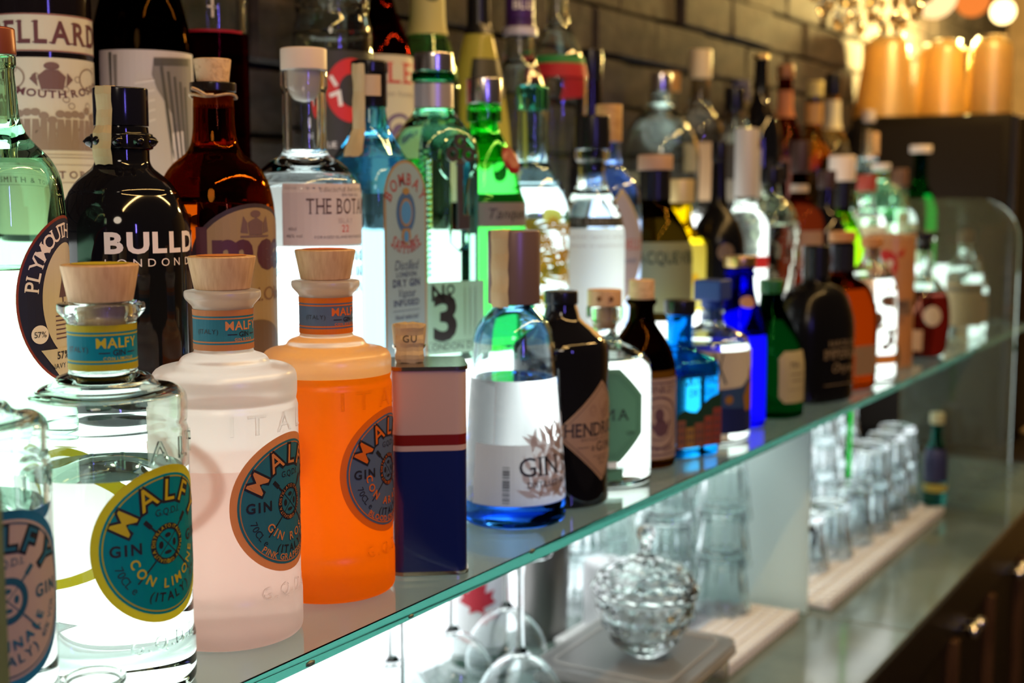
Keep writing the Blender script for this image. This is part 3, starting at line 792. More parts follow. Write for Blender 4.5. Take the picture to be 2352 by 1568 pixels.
# peach canister
t = thing('gift_canister', 'peach coloured tall canister with a round red emblem', 'canister', (2.098, .066, .0004))
cf = lambda z: .0385
mk('canister_body', *lathe(fil([(0, 0), (.0385, 0, .001), (.0385, .211, .001), (0, .2112)]), 44), noisy('peach_print', (.52, .23, .075), (.40, .20, .10), (1, 1, 1), 22, .3), t)
mk('lid_rim', *lathe(fil([(.0386, .206), (.0392, .206), (.0392, .2125, .001), (.036, .2127)]), 44), mat('peach_rim', (.50, .28, .13), .35), t)
mk('foot_rim', *lathe(fil([(.0386, 0), (.0392, 0), (.0392, .006), (.0386, .006)]), 44), mat('peach_foot', (.35, .22, .12), .35), t)
m = around(cf, -78, .160)
lb = stick('round_emblem', disc(-.006, .005, .020, .024, 30), m, .0004, paper('red_emblem', (.45, .02, .015), .05), t)
stick('emblem_print', [disc(-.011, .008, .005, .006, 12), disc(.002, .008, .005, .006, 12), ring(-.004, -.004, .008, .0095, 20)], m, .0006, CREAM, lb)
stick('emblem_tip', poly([(.010, .020), (.026, .034), (.022, .018)]), m, .0006, paper('red_emblem', (.45, .02, .015), .05), lb)
lb = stick('name_panel', rect(-.002, .036, -.012, .012), around(cf, -68, .098), .0004, paper('panel_print', (.22, .14, .09), .05), t)
stick('lettering', [line('BE', .009, .017, .0, serif=True), line('E', .008, .017, -.0245, serif=True)], around(cf, -68, .098), .0006, INK, lb)
stick('wave_print', [ring(-.03, -.02, .040, .045, 40)], around(cf, -68, .040), .0005, paper('green_wave', (.05, .06, .03), .05), t)
# onion decanter
DP = fil([(0, .006), (.032, .0, .003), (.042, .006, .012), (.050, .060, .03), (.044, .110, .03), (.0170, .140, .02), (.0150, .190, .002), (.0200, .198, .001), (.0200, .203), (.0170, .203)])
DF = prof_r(DP)
t = thing('decanter', 'onion shaped glass decanter holding dark red liquor', 'decanter', (2.268, .058, .0004))
v, f = lathe(shell(DP, .004, .108, .0125, .135), 40)
fm = [1 if max(v[i][2] for i in q) < .109 else 0 for q in f]
mk('glass_body', v, f, [CLEAR, glass('dark_red_liquor', (.17, .035, .022))], t, fm=fm)
mk('stopper', *lathe(fil([(0, .180), (.0120, .180), (.0120, .2032), (.0260, .2036, .001), (.0260, .212, .002), (0, .2125)]), 32), BLACKP, t)
stick('label', disc(0, 0, .016, .017, 24), around(DF, -52, .072), .0005, CREAM, t)
stick('label', rect(-.014, .014, -.018, .018), around(DF, -88, .030), .0006, paper('peach_label', (.48, .28, .14), .1), t)
stick('ribbon', [stroke(-.012, -.02, .006, .022, .004), stroke(.004, .022, .012, -.01, .003)], around(DF, -85, .078), .0006, paper('pink_ribbon', (.40, .18, .13), .1), t)
# pale bottles beyond the end panel
for x, y, h, r, lb_ in ((2.60, .060, .205, .034, 'peach labelled clear bottle just beyond the glass end panel'), (2.72, .070, .150, .030, 'short clear bottle with a dark stripe beyond the glass end panel')):
    P = fil([(0, .004), (r, .0, .004), (r, h * .66, .02), (.012, h * .80, .01), (.012, h * .88), (.0105, h * .88)]); F_ = prof_r(P)
    t = thing('spirit_bottle', lb_, 'bottle', (x, y, .0004))
    mk('glass_body', *lathe(shell(P, .003, h * .6, .009, h * .75), 32), CLEAR, t)
    mk('cap', *cap_mesh(.0145, .0145, h * .881, h, .001, 24), mat('brown_cap', (.16, .08, .05), .4), t)
    l_ = stick('label', rect(-.05, .05, -h * .22, h * .18), around(F_, -70, h * .34), .0004, paper('peach_label', (.48, .28, .14), .1), t)
    stick('label_stripe', rect(-.05, .05, h * .10, h * .14), around(F_, -70, h * .34), .0006, mat('brown_ink', (.10, .06, .04), .6), l_)

# ------------------------------------------------------------------ second row, on the lower lit step
Z2 = T2 + .0004
def root(name, label, X, y, z, rz=0, cat='bottle', group=None): return thing(name, label, cat, (X, y, z), R_(rz), group)
# green tinted bottle with copper cap
P = fil([(0, .005), (.034, .0, .003), (.0395, .002, .008), (.0395, .145, .02), (.0372, .168, .012), (.0325, .179, .01), (.0190, .193, .008), (.0140, .202, .012), (.0115, .235, .003), (.0130, .238, .001), (.0130, .243, .001), (.0115, .2435)])
F_ = prof_r(P)
t = root('gin_bottle', 'pale green glass bottle with a copper cap and oval navy label', .536, .196, Z2)
mk('glass_body', *lathe(shell(P, .0035, .112, .0088, .180), 56), glass('pale_green_glass', (.80, .955, .85)), t)
mk('cap', *cap_mesh(.0135, .0130, .2438, .2605), mat('copper_cap', (.24, .06, .03), .35, .3), t)
m = around(F_, 30, .092)
lb = stick('oval_label', disc(0, 0, .040, .053, 64), m, .0003, paper('label_red', (.25, .04, .03), .2), t)
stick('label_field', disc(0, 0, .0385, .0512, 64), m, .0005, paper('label_navy', (.02, .022, .055), .1), lb)
stick('label_centre', disc(0, 0, .0235, .036, 56), m, .0007, CREAM, lb)
gl, _w = letters('PLYMOUTH', .0088, track=.18, serif=True, bold=.01); parts = []
for q, f, x in gl:
    a = PI - x * 0 - 0; s = -x / .048 + PI / 2 + .62
    bx, by = .0262 * math.cos(s), .0392 * math.sin(s); tx, ty = math.sin(s) * .0262, -math.cos(s) * .0392; l_ = math.hypot(tx, ty); tx, ty = tx / l_, ty / l_
    parts.append(([(bx + p[0] * tx - p[1] * ty, by + p[0] * ty + p[1] * tx) for p in q], f))
stick('lettering', parts, m, .0007, WHITEINK, lb)
stick('strength_disc', disc(-.026, -.020, .0058, n=24), m, .0009, WHITEINK, lb)
stick('lettering', [line('57%', .0036, -.026, -.0218, track=.05)], m, .0011, INK, lb)
stick('ship_drawing', [stroke(-.010, -.004, .010, -.004, .003), stroke(-.006, -.004, -.006, .018, .0012), stroke(.003, -.004, .003, .022, .0012), poly([(-.010, .002), (-.002, .002), (-.006, .014)]), poly([(0, .002), (.009, .002), (.003, .018)])] + [rect(-.014, .014, -.010 - .0028 * i, -.0092 - .0028 * i) for i in range(6)], m, .0009, KI, lb)
stick('foot_scroll', poly([(-.026, -.030), (.026, -.030), (.012, -.048), (-.012, -.048)]), m, .0009, CREAM, lb)
stick('lettering', [line('57% VOL', .0045, 0, -.0365, bold=.02), line('NAVY STRENGTH', .0032, 0, -.0425)], m, .0011, INK, lb)

# black bottle with white capitals
P = fil([(0, .003), (.039, .0, .002), (.0450, .001, .006), (.0450, .139, .010), (.0400, .153, .012), (.0330, .166, .010), (.0205, .176, .006), (.0185, .180, .003), (.0185, .200), (.0180, .204)])
F_ = prof_r(P)
t = root('gin_bottle', 'glossy black bottle with heavy white capitals and a studded neck', .640, .200, Z2)
mk('glass_body', *lathe(P + [(0, .204)], 56), BLACKG, t)
mk('cap', *cap_mesh(.0186, .0186, .2045, .2305, .001), mat('black_cap', (.006, .006, .012), .12), t)
cl = mk('studded_collar', *lathe(fil([(.0186, .188), (.0212, .189, .001), (.0212, .199, .001), (.0186, .200)]), 40), BLACKG, t)
for i in range(9):
    a = 2 * PI * i / 9 + .35
    k = mk('stud', *lathe([(.0042, 0), (.0030, .0025), (0, .0050)], 10), BLACKG, cl); k.location = (.0209 * math.cos(a), .0209 * math.sin(a), .194); k.rotation_euler = (0, PI / 2, a)
sl = seal_strip(t, prof_r([(.0195, .16), (.0225, .186), (.0225, .2), (.0190, .203), (.0190, .235)]), -78, .178, .2308, .0125)
m = around(F_, 12, .0)
stick('lettering', [line('BULLDOG', .0130, 0, .1190, bold=.04, width=.096, track=.14)], m, .0004, WHITEINK, t)
stick('lettering', [line('LONDON DRY GIN', .0052, 0, .1095, width=.096, track=.7)], m, .0004, WHITEINK, t)

# amber bottle with corked neck and arched label
P = fil([(0, .004), (.038, .0, .003), (.0440, .002, .008), (.0440, .148, .014), (.0400, .167, .012), (.0330, .179, .010), (.0185, .190, .010), (.0155, .204, .012), (.0148, .232), (.0165, .234, .001), (.0165, .2395, .001), (.0120, .240)])
F_ = prof_r(P)
t = root('liqueur_bottle', 'amber brown bottle with a cork, a twine tie and arched tan label', .731, .201, Z2)
mk('glass_body', *lathe(shell(P, .003, .150, .0115, .190), 56), glass('amber_glass', (.50, .175, .02)), t)
mk('neck_ring', *lathe(fil([(.0150, .2335), (.0172, .2335, .001), (.0172, .2405, .001), (.0125, .2408)]), 36), mat('dark_ring', (.012, .008, .006), .2), t)
mk('cork', *lathe(fil([(0, .222), (.0115, .222), (.0118, .2405), (.0140, .2580, .0012), (0, .2584)]), 36), CORK, t)
tw = [(.0172 * math.cos(a), .0172 * math.sin(a), .2305 + .0012 * math.sin(3 * a)) for a in [2 * PI * i / 28 for i in range(29)]]
k = mk('twine_tie', *join(tube(tw, .0010, 6), tube([(-.013, -.0125, .2305), (-.020, -.012, .2300), (-.026, -.009, .2335), (-.030, -.008, .2345)], .0013, 6)), noisy('twine', (.60, .45, .28), (.45, .30, .16), (1, 1, 1), 300, .9), t)
m = around(F_, -6, .0)
arch = lambda k, z0: poly([(.041 * k * math.cos(PI * i / 24), .110 + .041 * k * math.sin(PI * i / 24)) for i in range(25)] + [(-.041 * k, z0), (.041 * k, z0)])
lb = stick('arched_label', arch(1, .012), m, .0003, paper('label_plum', (.05, .035, .045), .1), t)
stick('label_field', arch(.925, .015), m, .0005, paper('label_tan', (.34, .24, .13), .12), lb)
PL = mat('plum_ink2', (.075, .02, .035), .5)
stick('lettering', [line('Ime', .028, -.010, .104, track=.10, bold=.05, sx=.82), line('a', .028, .022, .104, bold=.04, sx=.8)], m, .0007, PL, lb)
stick('lettering', [line('G.d.Olio', .010, .006, .079, track=.08)], m, .0007, mat('umber_ink', (.16, .08, .05), .6), lb)
stick('crest', [poly([(a, b + .012) for a, b in q]) for q in ([(-.005, .116), (.005, .116), (.006, .125), (0, .129), (-.006, .125)], [(-.006, .117), (-.011, .118), (-.009, .130), (-.0065, .125)], [(.006, .117), (.011, .118), (.009, .130), (.0065, .125)])] + [rect(-.011, .011, .1262, .1276), disc(0, .1435, .004, .0026, 12)], m, .0007, mat('crest_ink', (.14, .08, .08), .6), lb)
stick('picture', poly([(.024 * math.cos(PI * i / 16), .045 + .020 * math.sin(PI * i / 16)) for i in range(17)] + [(-.024, .015), (.024, .015)]), m, .0007, paper('picture_brown', (.14, .09, .06), .1), lb)

# clear bottle with cream cap and pale label
P = fil([(0, .006), (.034, .004), (.039, .0, .003), (.0452, .001, .007), (.0452, .170, .013), (.0260, .186, .010), (.0180, .190, .006), (.0178, .240, .002), (.0192, .244, .001), (.0192, .257, .001), (.0160, .2572)])
F_ = prof_r(P)
t = root('gin_bottle', 'clear round shouldered bottle with a cream stopper and blush paper label', .834, .200, Z2)
mk('glass_body', *lathe(shell(P, .0032, .163, .0138, .180), 60), glass('botanic_glass', (.965, .985, .985)), t)
st = mk('stopper', *lathe(fil([(0, .232, .0), (.0090, .234, .004), (.0132, .242, .003), (.0132, .2574), (.0188, .2576, .001), (.0188, .2750, .0015), (0, .2752)]), 48), mat('cream_stopper', (.74, .62, .50), .45), t)
m = around(F_, -31, .143)
lb = stick('paper_label', rect(-.034, .062, -.026, .023), m, .0003, paper('blush_label', (.60, .49, .47), .25), t)
stick('lettering', [line('THE BOTANIST', .0122, .026, -.001, serif=True, width=.082, track=.12), line('CONCOCTED AND DISTILLED', .0022, .022, .0165, track=.3), line('ON THE ISLE', .0022, .026, .0130, track=.3), line('FORAGED ISLAND BOTANICALS', .0022, .018, -.0205, track=.25), line('40cl', .0026, -.026, -.0140), line('46% vol', .0026, -.0245, -.0195)], m, .0005, mat('umber_print', (.09, .05, .05), .6), lb)
stick('lettering', [line('22', .0055, .019, -.0155)], m, .0005, mat('red_ink', (.55, .06, .04), .5), lb)
stick('lettering', [line('ISLAY', .0040, .020, -.0085, track=.2)], m, .0005, mat('pale_print', (.40, .32, .32), .6), lb)
stick('back_label', rect(-.034, .034, -.030, .022), around(F_, 150, .143), .0003, paper('back_label_white', (.82, .82, .80), .75), t)
for i, s in enumerate(('TRIFOLIUM', 'TARAXACUM', 'ARTEMISIA')):
    raised('raised_letters', [line(s, .0085, 0, .1035 - .0125 * i, width=.088, track=.2, bold=.02)], around(F_, -36, .0), .0010, glass('raised_blue', (.80, .92, .97)), t)

# blue square bottle
SQ7 = (1, 1, 6.0)
P = fil([(0, .004), (.033, .0, .002), (.0375, .001, .004), (.0375, .163, .006), (.0340, .176, .008), (.0290, .186, .008), (.0165, .214, .014), (.0140, .232, .004), (.0140, .2345)])
t = root('gin_bottle', 'pale sapphire square bottle with a gold framed arched label', .930, .207, Z2)
v, f = lathe(shell(P, .0035, .158, .0105, .195), 72, SQ7, lambda z: max(0, min(1, (.214 - z) / .035)))
mk('glass_body', v, f, glass('sapphire_glass', (.60, .87, .98)), t)
mk('capsule', *lathe(fil([(.0142, .2335), (.0152, .2335, .001), (.0152, .262), (.0162, .2635, .001), (.0162, .2735, .002), (0, .2745)]), 40), mat('black_capsule', (.008, .008, .010), .2), t)
stick('capsule_badge', rect(-.0075, .0075, -.009, .009), around(lambda z: .0155, -42, .2515), .0004, paper('badge_beige', (.55, .42, .28), .05), t)
sl = seal_strip(t, prof_r([(.030, .185), (.0175, .214), (.0165, .235), (.0165, .262), (.0172, .28)]), -88, .190, .270, .013, over=False)
m = onface(.0376, 0, 0)
archp = lambda hw, z0, z1, k=.30: poly([(hw, z0), (hw, z1 - hw * k * 1.2)] + [(hw * math.cos(PI * i / 20), z1 - hw * k * 1.2 + hw * k * 1.2 * math.sin(PI * i / 20)) for i in range(1, 20)] + [(-hw, z1 - hw * k * 1.2), (-hw, z0)])
lb = stick('label_frame', archp(.0315, .008, .187, .9), m, .0003, mat('gold_frame', (.50, .37, .22), .35, .5), t)
stick('label_field', archp(.0285, .010, .1845, .9), m, .0006, paper('ice_blue', (.36, .55, .66), .35), lb)
RED = mat('garnet_ink', (.28, .06, .07), .5); BLU = mat('blue_ink', (.04, .12, .30), .5)
stick('lettering', [arc('BOMBAY', .0100, .024, 90, 0, .1415, serif=True, bold=.02, track=.12, sx=.85), arc('SAPPHIRE', .0100, .036, 270, 0, .142, top=False, serif=True, bold=.02, track=.10, sx=.66)], m, .0008, RED, lb)
md = stick('medallion', [ring(0, .1415, .0090, .0140, 40, 1.3)], m, .0008, BLU, lb)
stick('medallion_frame', [ring(0, .1415, .0078, .0094, 40, 1.3), disc(0, .1600, .005, .0032, 16), poly([(-.0055, .1275), (.0055, .1275), (.0070, .120), (0, .1125), (-.0070, .120)])], m, .0010, mat('old_gold', (.42, .28, .12), .4, .4), lb)
stick('medallion_field', [disc(0, .1415, .0078, .0101, 30), disc(0, .1205, .0036, .0050, 20)], m, .0012, mat('medal_blue', (.06, .24, .55), .4), lb)
NAVY = mat('navy_print', (.03, .05, .14), .5)
stick('lettering', [line('Distilled', .0085, 0, .0915, slant=.25, width=.034), line('LONDON', .0040, 0, .0855, serif=True, width=.030, bold=.02), line('DRY GIN', .0062, 0, .0770, serif=True, width=.040, bold=.03), line('Vapour', .0075, 0, .0675, slant=.25, width=.026),
                    line('INFUSED', .0052, 0, .0600, serif=True, width=.038, bold=.02), line('Hand selected', .0045, 0, .0480, slant=.2, width=.034), line('exotic botanicals', .0045, 0, .0410, slant=.2, width=.034), rect(-.020, .020, .0555, .0559), rect(-.020, .020, .0370, .0374), line('1761', .0055, 0, .0285, serif=True)], m, .0008, NAVY, lb)

# green tinted bottle with a key set in it
P = fil([(0, .004), (.031, .0, .002), (.0345, .001, .004), (.0345, .196, .006), (.0330, .214, .014), (.0210, .232, .008), (.0180, .236, .004), (.0180, .262, .002), (.0200, .264, .001), (.0200, .272, .001), (.0165, .2722)])
t = root('gin_bottle', 'aqua green square bottle with a metal key set in the glass', 1.030, .208, Z2, -22)
v, f = lathe(shell(P, .0035, .190, .0140, .225), 64, (1, 1, 5.0), lambda z: max(0, min(1, (.232 - z) / .03)))
AQ = glass('aqua_glass', (.77, .97, .88))
mk('glass_body', v, f, AQ, t)
mk('cap', *lathe(fil([(0, .2724), (.0190, .2724), (.0190, .286, .001), (.0185, .289, .001), (0, .2895)]), 40), SILVER, t)
mk('neck_band', *lathe(fil([(.0182, .238), (.0187, .238), (.0187, .260), (.0182, .260)]), 40), mat('neck_band_silver', (.55, .50, .50), .35, .6), t)
mk('neck_ring', *lathe(fil([(.0202, .263), (.0208, .263), (.0208, .270), (.0202, .270)]), 36), glass('emerald_ring', (.02, .35, .16)), t)
for zz in range(22):
    mk('corner_rib', *shift(bevel_box(-.0045, .0045, -.0045, .0045, -.0019, .0019, .0008, 1), (-.0292, -.0292, .083 + .0054 * zz)), AQ, t, smooth=False).rotation_euler = (0, 0, 0)
m = onface(.0346, 0, 0)
lb = stick('paper_label', rect(-.032, .033, .008, .076), m, .0003, paper('sage_label', (.28, .42, .37), .35), t)
stick('lettering', [line('N', .0145, -.0195, .0585, bold=.02), ring(-.0055, .0685, .0030, .0048, 20), rect(-.0064, -.0046, .0575, .0640), line('3', .040, -.0115, .0225, bold=.035, sx=1.05), line('LONDON DRY', .0062, .0, .0118, track=.2), rect(-.030, .031, .0192, .0196)], m, .0005, INK, lb)
stick('side_print', [rect(.010 + .006 * i, .0115 + .006 * i, .024, .070) for i in range(3)], m, .0005, paper('sage_print', (.20, .32, .28), .2), lb)
# key and its raised bezel
kz = .208
KM = mat('old_iron', (.10, .085, .09), .45, .7)
shape = []
for a, b in ((0, .0098), (-.0090, -.002), (.0090, -.002)):
    shape.append((a, b))
parts = []
for a, b in shape:
    rv, rf_ = [], []
    n = 20
    for i in range(n):
        c, s = math.cos(2 * PI * i / n), math.sin(2 * PI * i / n)
        for rr_, yy in ((.0032, -.0020), (.0070, -.0020), (.0070, .0005), (.0032, .0005)): rv.append((a + rr_ * c, yy, b + rr_ * s))
    for i in range(n):
        j = (i + 1) % n
        for k in range(4): rf_.append((i * 4 + k, j * 4 + k, j * 4 + (k + 1) % 4, i * 4 + (k + 1) % 4))
    parts.append((rv, rf_))
parts.append(shift(bevel_box(-.0032, .0032, -.002, .001, -.072, -.006, .0008, 1), (0, 0, 0)))
parts.append(bevel_box(.002, .0105, -.002, .001, -.072, -.058, .0008, 1)); parts.append(bevel_box(-.0045, .0045, -.003, .001, -.0125, -.009, .0008, 1))
k = mk('metal_key', *join(*parts), KM, t, smooth=False); k.location = (.004, -.0372, kz - .012)
bz = [(.004 + .0215 * math.cos(a), -.0350, kz - .018 + .0215 * math.sin(a)) for a in [R_(-58 + 296 * i / 26) for i in range(27)]]
bz = [(.0135, -.0350, kz - .096)] + [(.0135, -.0350, kz - .046)] + bz + [(-.0055, -.0350, kz - .046), (-.0055, -.0350, kz - .096), (.004, -.0350, kz - .104), (.0135, -.0350, kz - .096)]
mk('key_recess_rim', *tube(bz, .0016, 6), AQ, t)

# bright green fluted bottle with red seal
P = fil([(0, .004), (.036, .0, .003), (.0420, .002, .006), (.0420, .150, .004), (.0390, .156, .004), (.0270, .200, .012), (.0140, .224, .010), (.0130, .240, .002), (.0168, .243, .001), (.0168, .2465), (.0130, .247)])
F_ = prof_r(P)
t = root('gin_bottle', 'bright green bottle with a silver cap and a red wax seal', 1.124, .212, Z2)
v, f = lathe(shell(P, .0032, .188, .0098, .210), 72)
v = [(x * (1 - .05 * max(0, math.cos(12 * math.atan2(y, x))) * (z < .110)), y * (1 - .05 * max(0, math.cos(12 * math.atan2(y, x))) * (z < .110)), z) for x, y, z in v]
mk('glass_body', v, f, glass('vivid_green_glass', (.25, .86, .30)), t)
mk('cap', *cap_mesh(.0182, .0182, .2472, .2725, .001), SILVER, t)
mk('clear_collar', *lathe(fil([(.0142, .229), (.0178, .229, .001), (.0178, .2440, .001), (.0168, .2440)]), 36), CLEAR, t)
stick('silver_band', rect(-.125, .125, -.012, .012), around(F_, -10, .137), .0004, paper('grey_band', (.22, .18, .20), .15), t)
stick('lettering', [line('Tanqueray', .010, .0, -.004, slant=.3)], around(F_, -10, .137), .0006, INK, t)
ws = mk('wax_seal', *lathe(fil([(0, 0), (.0110, 0, .001), (.0120, .002, .002), (.0080, .0035, .001), (0, .0030)]), 24), mat('red_wax', (.22, .005, .01), .3), t)
ws.location = (.033 * math.sin(R_(-8)), -.0335 * math.cos(R_(-8)), .190); ws.rotation_euler = (R_(66), 0, R_(-8)); ws.scale = (1, 1.3, 1)

def cyl_bottle(name, label, X, y, z, r, h, neck, hs, hc, gm, cap, capr=None, level=.7, labs=(), cat='bottle', solid=False, seg=40, sh=.02, extra=None, rz=0):
    """plain turned bottle: body radius r, height h, neck radius, shoulder height hs, cap from hc to h"""
    P = fil([(0, .004), (r * .85, .0, .002), (r, .001, .006), (r, hs * .96, sh * .7), (r * .80, hs + (hc - hs) * .17, sh * .7), (neck * 1.1, hs + (hc - hs) * .44, sh * .6), (neck, hc - .004), (neck, hc), (neck * .8, hc)])
    F_ = prof_r(P); t = root(name, label, X, y, z, rz, cat)
    if solid: mk('glass_body', *lathe(P + [(0, hc)], seg), gm, t)
    else: mk('glass_body', *lathe(shell(P, .003, min(level * h, hc - .01), neck * .74, hs + (hc - hs) * .4), seg), gm, t)
    cr = capr or neck * 1.15
    mk('cap', *cap_mesh(cr, cr, hc + .0004, h, .001, 28), cap, t)
    for lab in labs:
        shape, az, zc, mm, txt = (list(lab) + [()])[:5]
        m = around(F_, az, zc); l_ = stick('label', shape, m, .0004, mm, t)
        for s, hh, cx, cyy, ink, kw in txt: stick('lettering', [line(s, hh, cx, cyy, **kw)], m, .0007, ink, l_)
    return t, F_
# golden flower bottle
t, F_ = cyl_bottle('gin_bottle', 'clear bottle printed with golden daisies and an aqua stopper', 1.226, .216, Z2, .0405, .272, .0150, .150, .246, glass('daisy_glass', (.86, .95, .97)), glass('aqua_stopper', (.35, .85, .80)), .0175, .6)
dz = []
for i in range(95):
    cx, cyy = random.uniform(-.115, .115), random.uniform(.008, .128); rr_ = random.uniform(.006, .012)
    for k in range(10): a = 2 * PI * k / 10; dz.append(stroke(cx + rr_ * .4 * math.cos(a), cyy + rr_ * .4 * math.sin(a), cx + rr_ * math.cos(a), cyy + rr_ * math.sin(a), rr_ * .26))
    dz.append(ring(cx, cyy, rr_ * .18, rr_ * .42, 12))
stick('daisy_print', dz, around(F_, -50, .0), .0004, paper('golden_print', (.55, .33, .03), .35), t)
# clear bottle with black stopper and white label
P = fil([(0, .004), (.031, .0, .002), (.0375, .001, .005), (.0375, .128, .030), (.0160, .168, .016), (.0150, .192, .002), (.0200, .196, .002), (.0200, .206, .001), (.0165, .2065)])
F_ = prof_r(P)
t = root('gin_bottle', 'domed clear bottle with a black stopper and glowing white label', 1.315, .190, Z2)
mk('glass_body', *lathe(shell(P, .0032, .150, .0125, .16), 48), CLEAR, t)
mk('stopper', *lathe(fil([(0, .180), (.0120, .180), (.0120, .2068), (.0205, .207, .001), (.0205, .2245), (.0200, .2440, .002), (0, .2445)]), 40), BLACKP, t)
m = around(F_, -52, .0)
stick('black_band', rect(-.058, .058, .121, .1315), m, .0004, mat('band_black', (.02, .02, .02), .5), t)
stick('lettering', [line('THE LONDON', .0068, 0, .1235, serif=True, width=.066, track=.2)], m, .0007, mat('grey_ink', (.16, .17, .16), .5), t)
lb = stick('white_label', rect(-.058, .058, .010, .119), m, .0004, paper('glow_white', (.93, .95, .96), .92), t)
stick('lettering', [line('original spirit of gin', .0032, 0, .1085, track=.3, width=.07), line('handmade in small batches', .0034, 0, .0985, track=.3, width=.07)], m, .0006, mat('faint_ink', (.45, .40, .45), .6), lb)
# blue faceted bottle with diamond label
t, F_ = cyl_bottle('gin_bottle', 'clear blue tinted bottle with a cork cap and lozenge label', 1.402, .214, Z2, .040, .262, .0150, .165, .218, glass('ice_blue_glass', (.70, .80, .98)), noisy('gilt_cork', (.55, .34, .13), (.40, .22, .08), (1, 1, 3), 60, .5), .0158, .55)
m = around(F_, -38, .094)
lb = stick('lozenge_label', poly([(-.048, 0), (0, -.070), (.048, 0), (0, .070)]), m, .0004, mat('label_gilt', (.50, .42, .12), .5), t)
stick('label_field', poly([(-.045, 0), (0, -.066), (.045, 0), (0, .066)]), m, .0006, paper('lilac_label', (.48, .46, .54), .3), lb)
stick('lettering', [line('CITADELLE', .012, 0, -.002, width=.072, serif=True)], m, .0008, mat('brick_red', (.42, .12, .10), .5), lb)
stick('lettering', [line('GIN DE FRANCE', .005, 0, -.018, width=.045)], m, .0008, BLU, lb)
# squat dark bottle with grey green label
P = fil([(0, .004), (.040, .0, .002), (.0475, .001, .006), (.0475, .100, .030), (.0200, .142, .018), (.0185, .150, .003), (.0185, .186), (.0150, .186)])
F_ = prof_r(P)
t = root('vermouth_bottle', 'dark olive bottle with a wide tan cap and grey green label', 1.496, .197, Z2)
mk('glass_body', *lathe(shell(P, .003, .125, .0150, .14), 44), glass('dark_olive_glass', (.12, .085, .02)), t)
mk('cap', *cap_mesh(.0218, .0218, .1865, .2050), mat('tan_cap', (.48, .30, .18), .5), t)
mk('neck_sleeve', *lathe(fil([(.0187, .150), (.0194, .150), (.0194, .185), (.0187, .185)]), 36), BLACKP, t)
lb = stick('label', rect(-.075, .075, -.050, .036), around(F_, -58, .062), .0004, paper('grey_green', (.30, .34, .20), .4), t)
stick('lettering', [line('ACQUEVERDI', .0145, .022, .010, width=.098, bold=.02)], around(F_, -58, .062), .0007, mat('dark_green_ink', (.03, .05, .03), .6), lb)
# yellow liqueur
t, F_ = cyl_bottle('liqueur_bottle', 'yellow lemon liqueur bottle with a pale gold cap', 1.628, .222, Z2, .036, .176, .0150, .092, .145, glass('lemon_glass', (.92, .80, .10)), mat('pale_gold', (.62, .48, .22), .4, .3), .019, .55,
          [(rect(-.050, .050, -.050, .036), -52, .054, paper('lemon_label', (.72, .74, .30), .5), [])])
stick('lemon_print', [disc(.014, -.010, .006, .008, 16), disc(-.018, -.028, .007, .008, 16)], around(F_, -52, .054), .0008, paper('lemon_yellow', (.85, .62, .05), .4), t)
# tall black bottle
cyl_bottle('spirit_bottle', 'slim necked matte black bottle behind the cobalt one', 1.689, .192, Z2, .0375, .228, .0098, .098, .200, mat('matte_black_glass', (.004, .004, .005), .22, spec=.25), BLACKP, .0105, solid=True,
           labs=[(disc(0, 0, .012, .012, 20), -50, .078, mat('bronze_badge', (.12, .08, .05), .5))])
# clear with red band and white pour cap
cyl_bottle('vodka_bottle', 'clear bottle with a red band and a tall white neck sleeve', 1.800, .196, Z2, .034, .250, .0160, .120, .152, CLEAR, mat('milk_grey', (.50, .46, .43), .35), .0168, .6,
           labs=[(rect(-.10, .10, -.008, .008), -60, .058, paper('red_band', (.62, .03, .03), .4))])
# textured glass head bottle
P = fil([(0, .005), (.026, .0, .003), (.034, .012, .01), (.040, .060, .03), (.044, .105, .03), (.034, .140, .02), (.0140, .152, .008), (.0130, .170), (.0110, .170)])
v, f = lathe(shell(P, .0035, .11, .0100, .145), 56)
v = [(x * (1 + .05 * math.sin(9 * math.atan2(y, x) + 90 * z) * math.sin(110 * z)), y * (1 + .05 * math.sin(9 * math.atan2(y, x) + 90 * z) * math.sin(110 * z)), z) if .01 < z < .13 else (x, y, z) for x, y, z in v]
t = root('vodka_bottle', 'dimpled heavy clear glass bottle with a wooden stopper', 1.880, .188, Z2)
mk('glass_body', v, f, glass('smoky_clear', (.90, .93, .86)), t)
mk('stopper', *lathe(fil([(0, .15), (.0098, .15), (.0098, .1702), (.016, .1704, .001), (.016, .196, .002), (0, .1965)]), 28), BLACKP, t)
# dark brown, beige label
cyl_bottle('rum_bottle', 'dark brown bottle with a beige square label', 2.037, .198, Z2, .040, .240, .0130, .120, .190, glass('dark_brown_glass', (.22, .07, .03)), mat('dark_brown_cap', (.05, .025, .02), .4), .0150, .6,
           labs=[(rect(-.030, .030, -.032, .026), -45, .072, paper('beige_label', (.34, .21, .14), .15)), (rect(-.030, .030, -.006, .006), -60, .165, paper('ivory_tag', (.6, .5, .4), .2))])
# green pear brandy bottle
P = fil([(0, .004), (.036, .0, .003), (.046, .010, .02), (.050, .040, .03), (.036, .090, .04), (.0150, .128, .02), (.0130, .175), (.0110, .175)])
t = root('liqueur_bottle', 'pear shaped lime green bottle with a white screw top', 2.262, .200, Z2)
mk('glass_body', *lathe(shell(P, .0035, .095, .0100, .115), 44), glass('lime_glass', (.50, .78, .06)), t)
mk('neck_sleeve', *lathe(fil([(.0165, .122), (.0165, .178), (.0155, .178), (.0155, .122), (.0165, .122)]), 28), BLACKP, t)
mk('cap', *cap_mesh(.0230, .0230, .1785, .2220, .003, 32), mat('white_cap', (.80, .68, .58), .5), t)
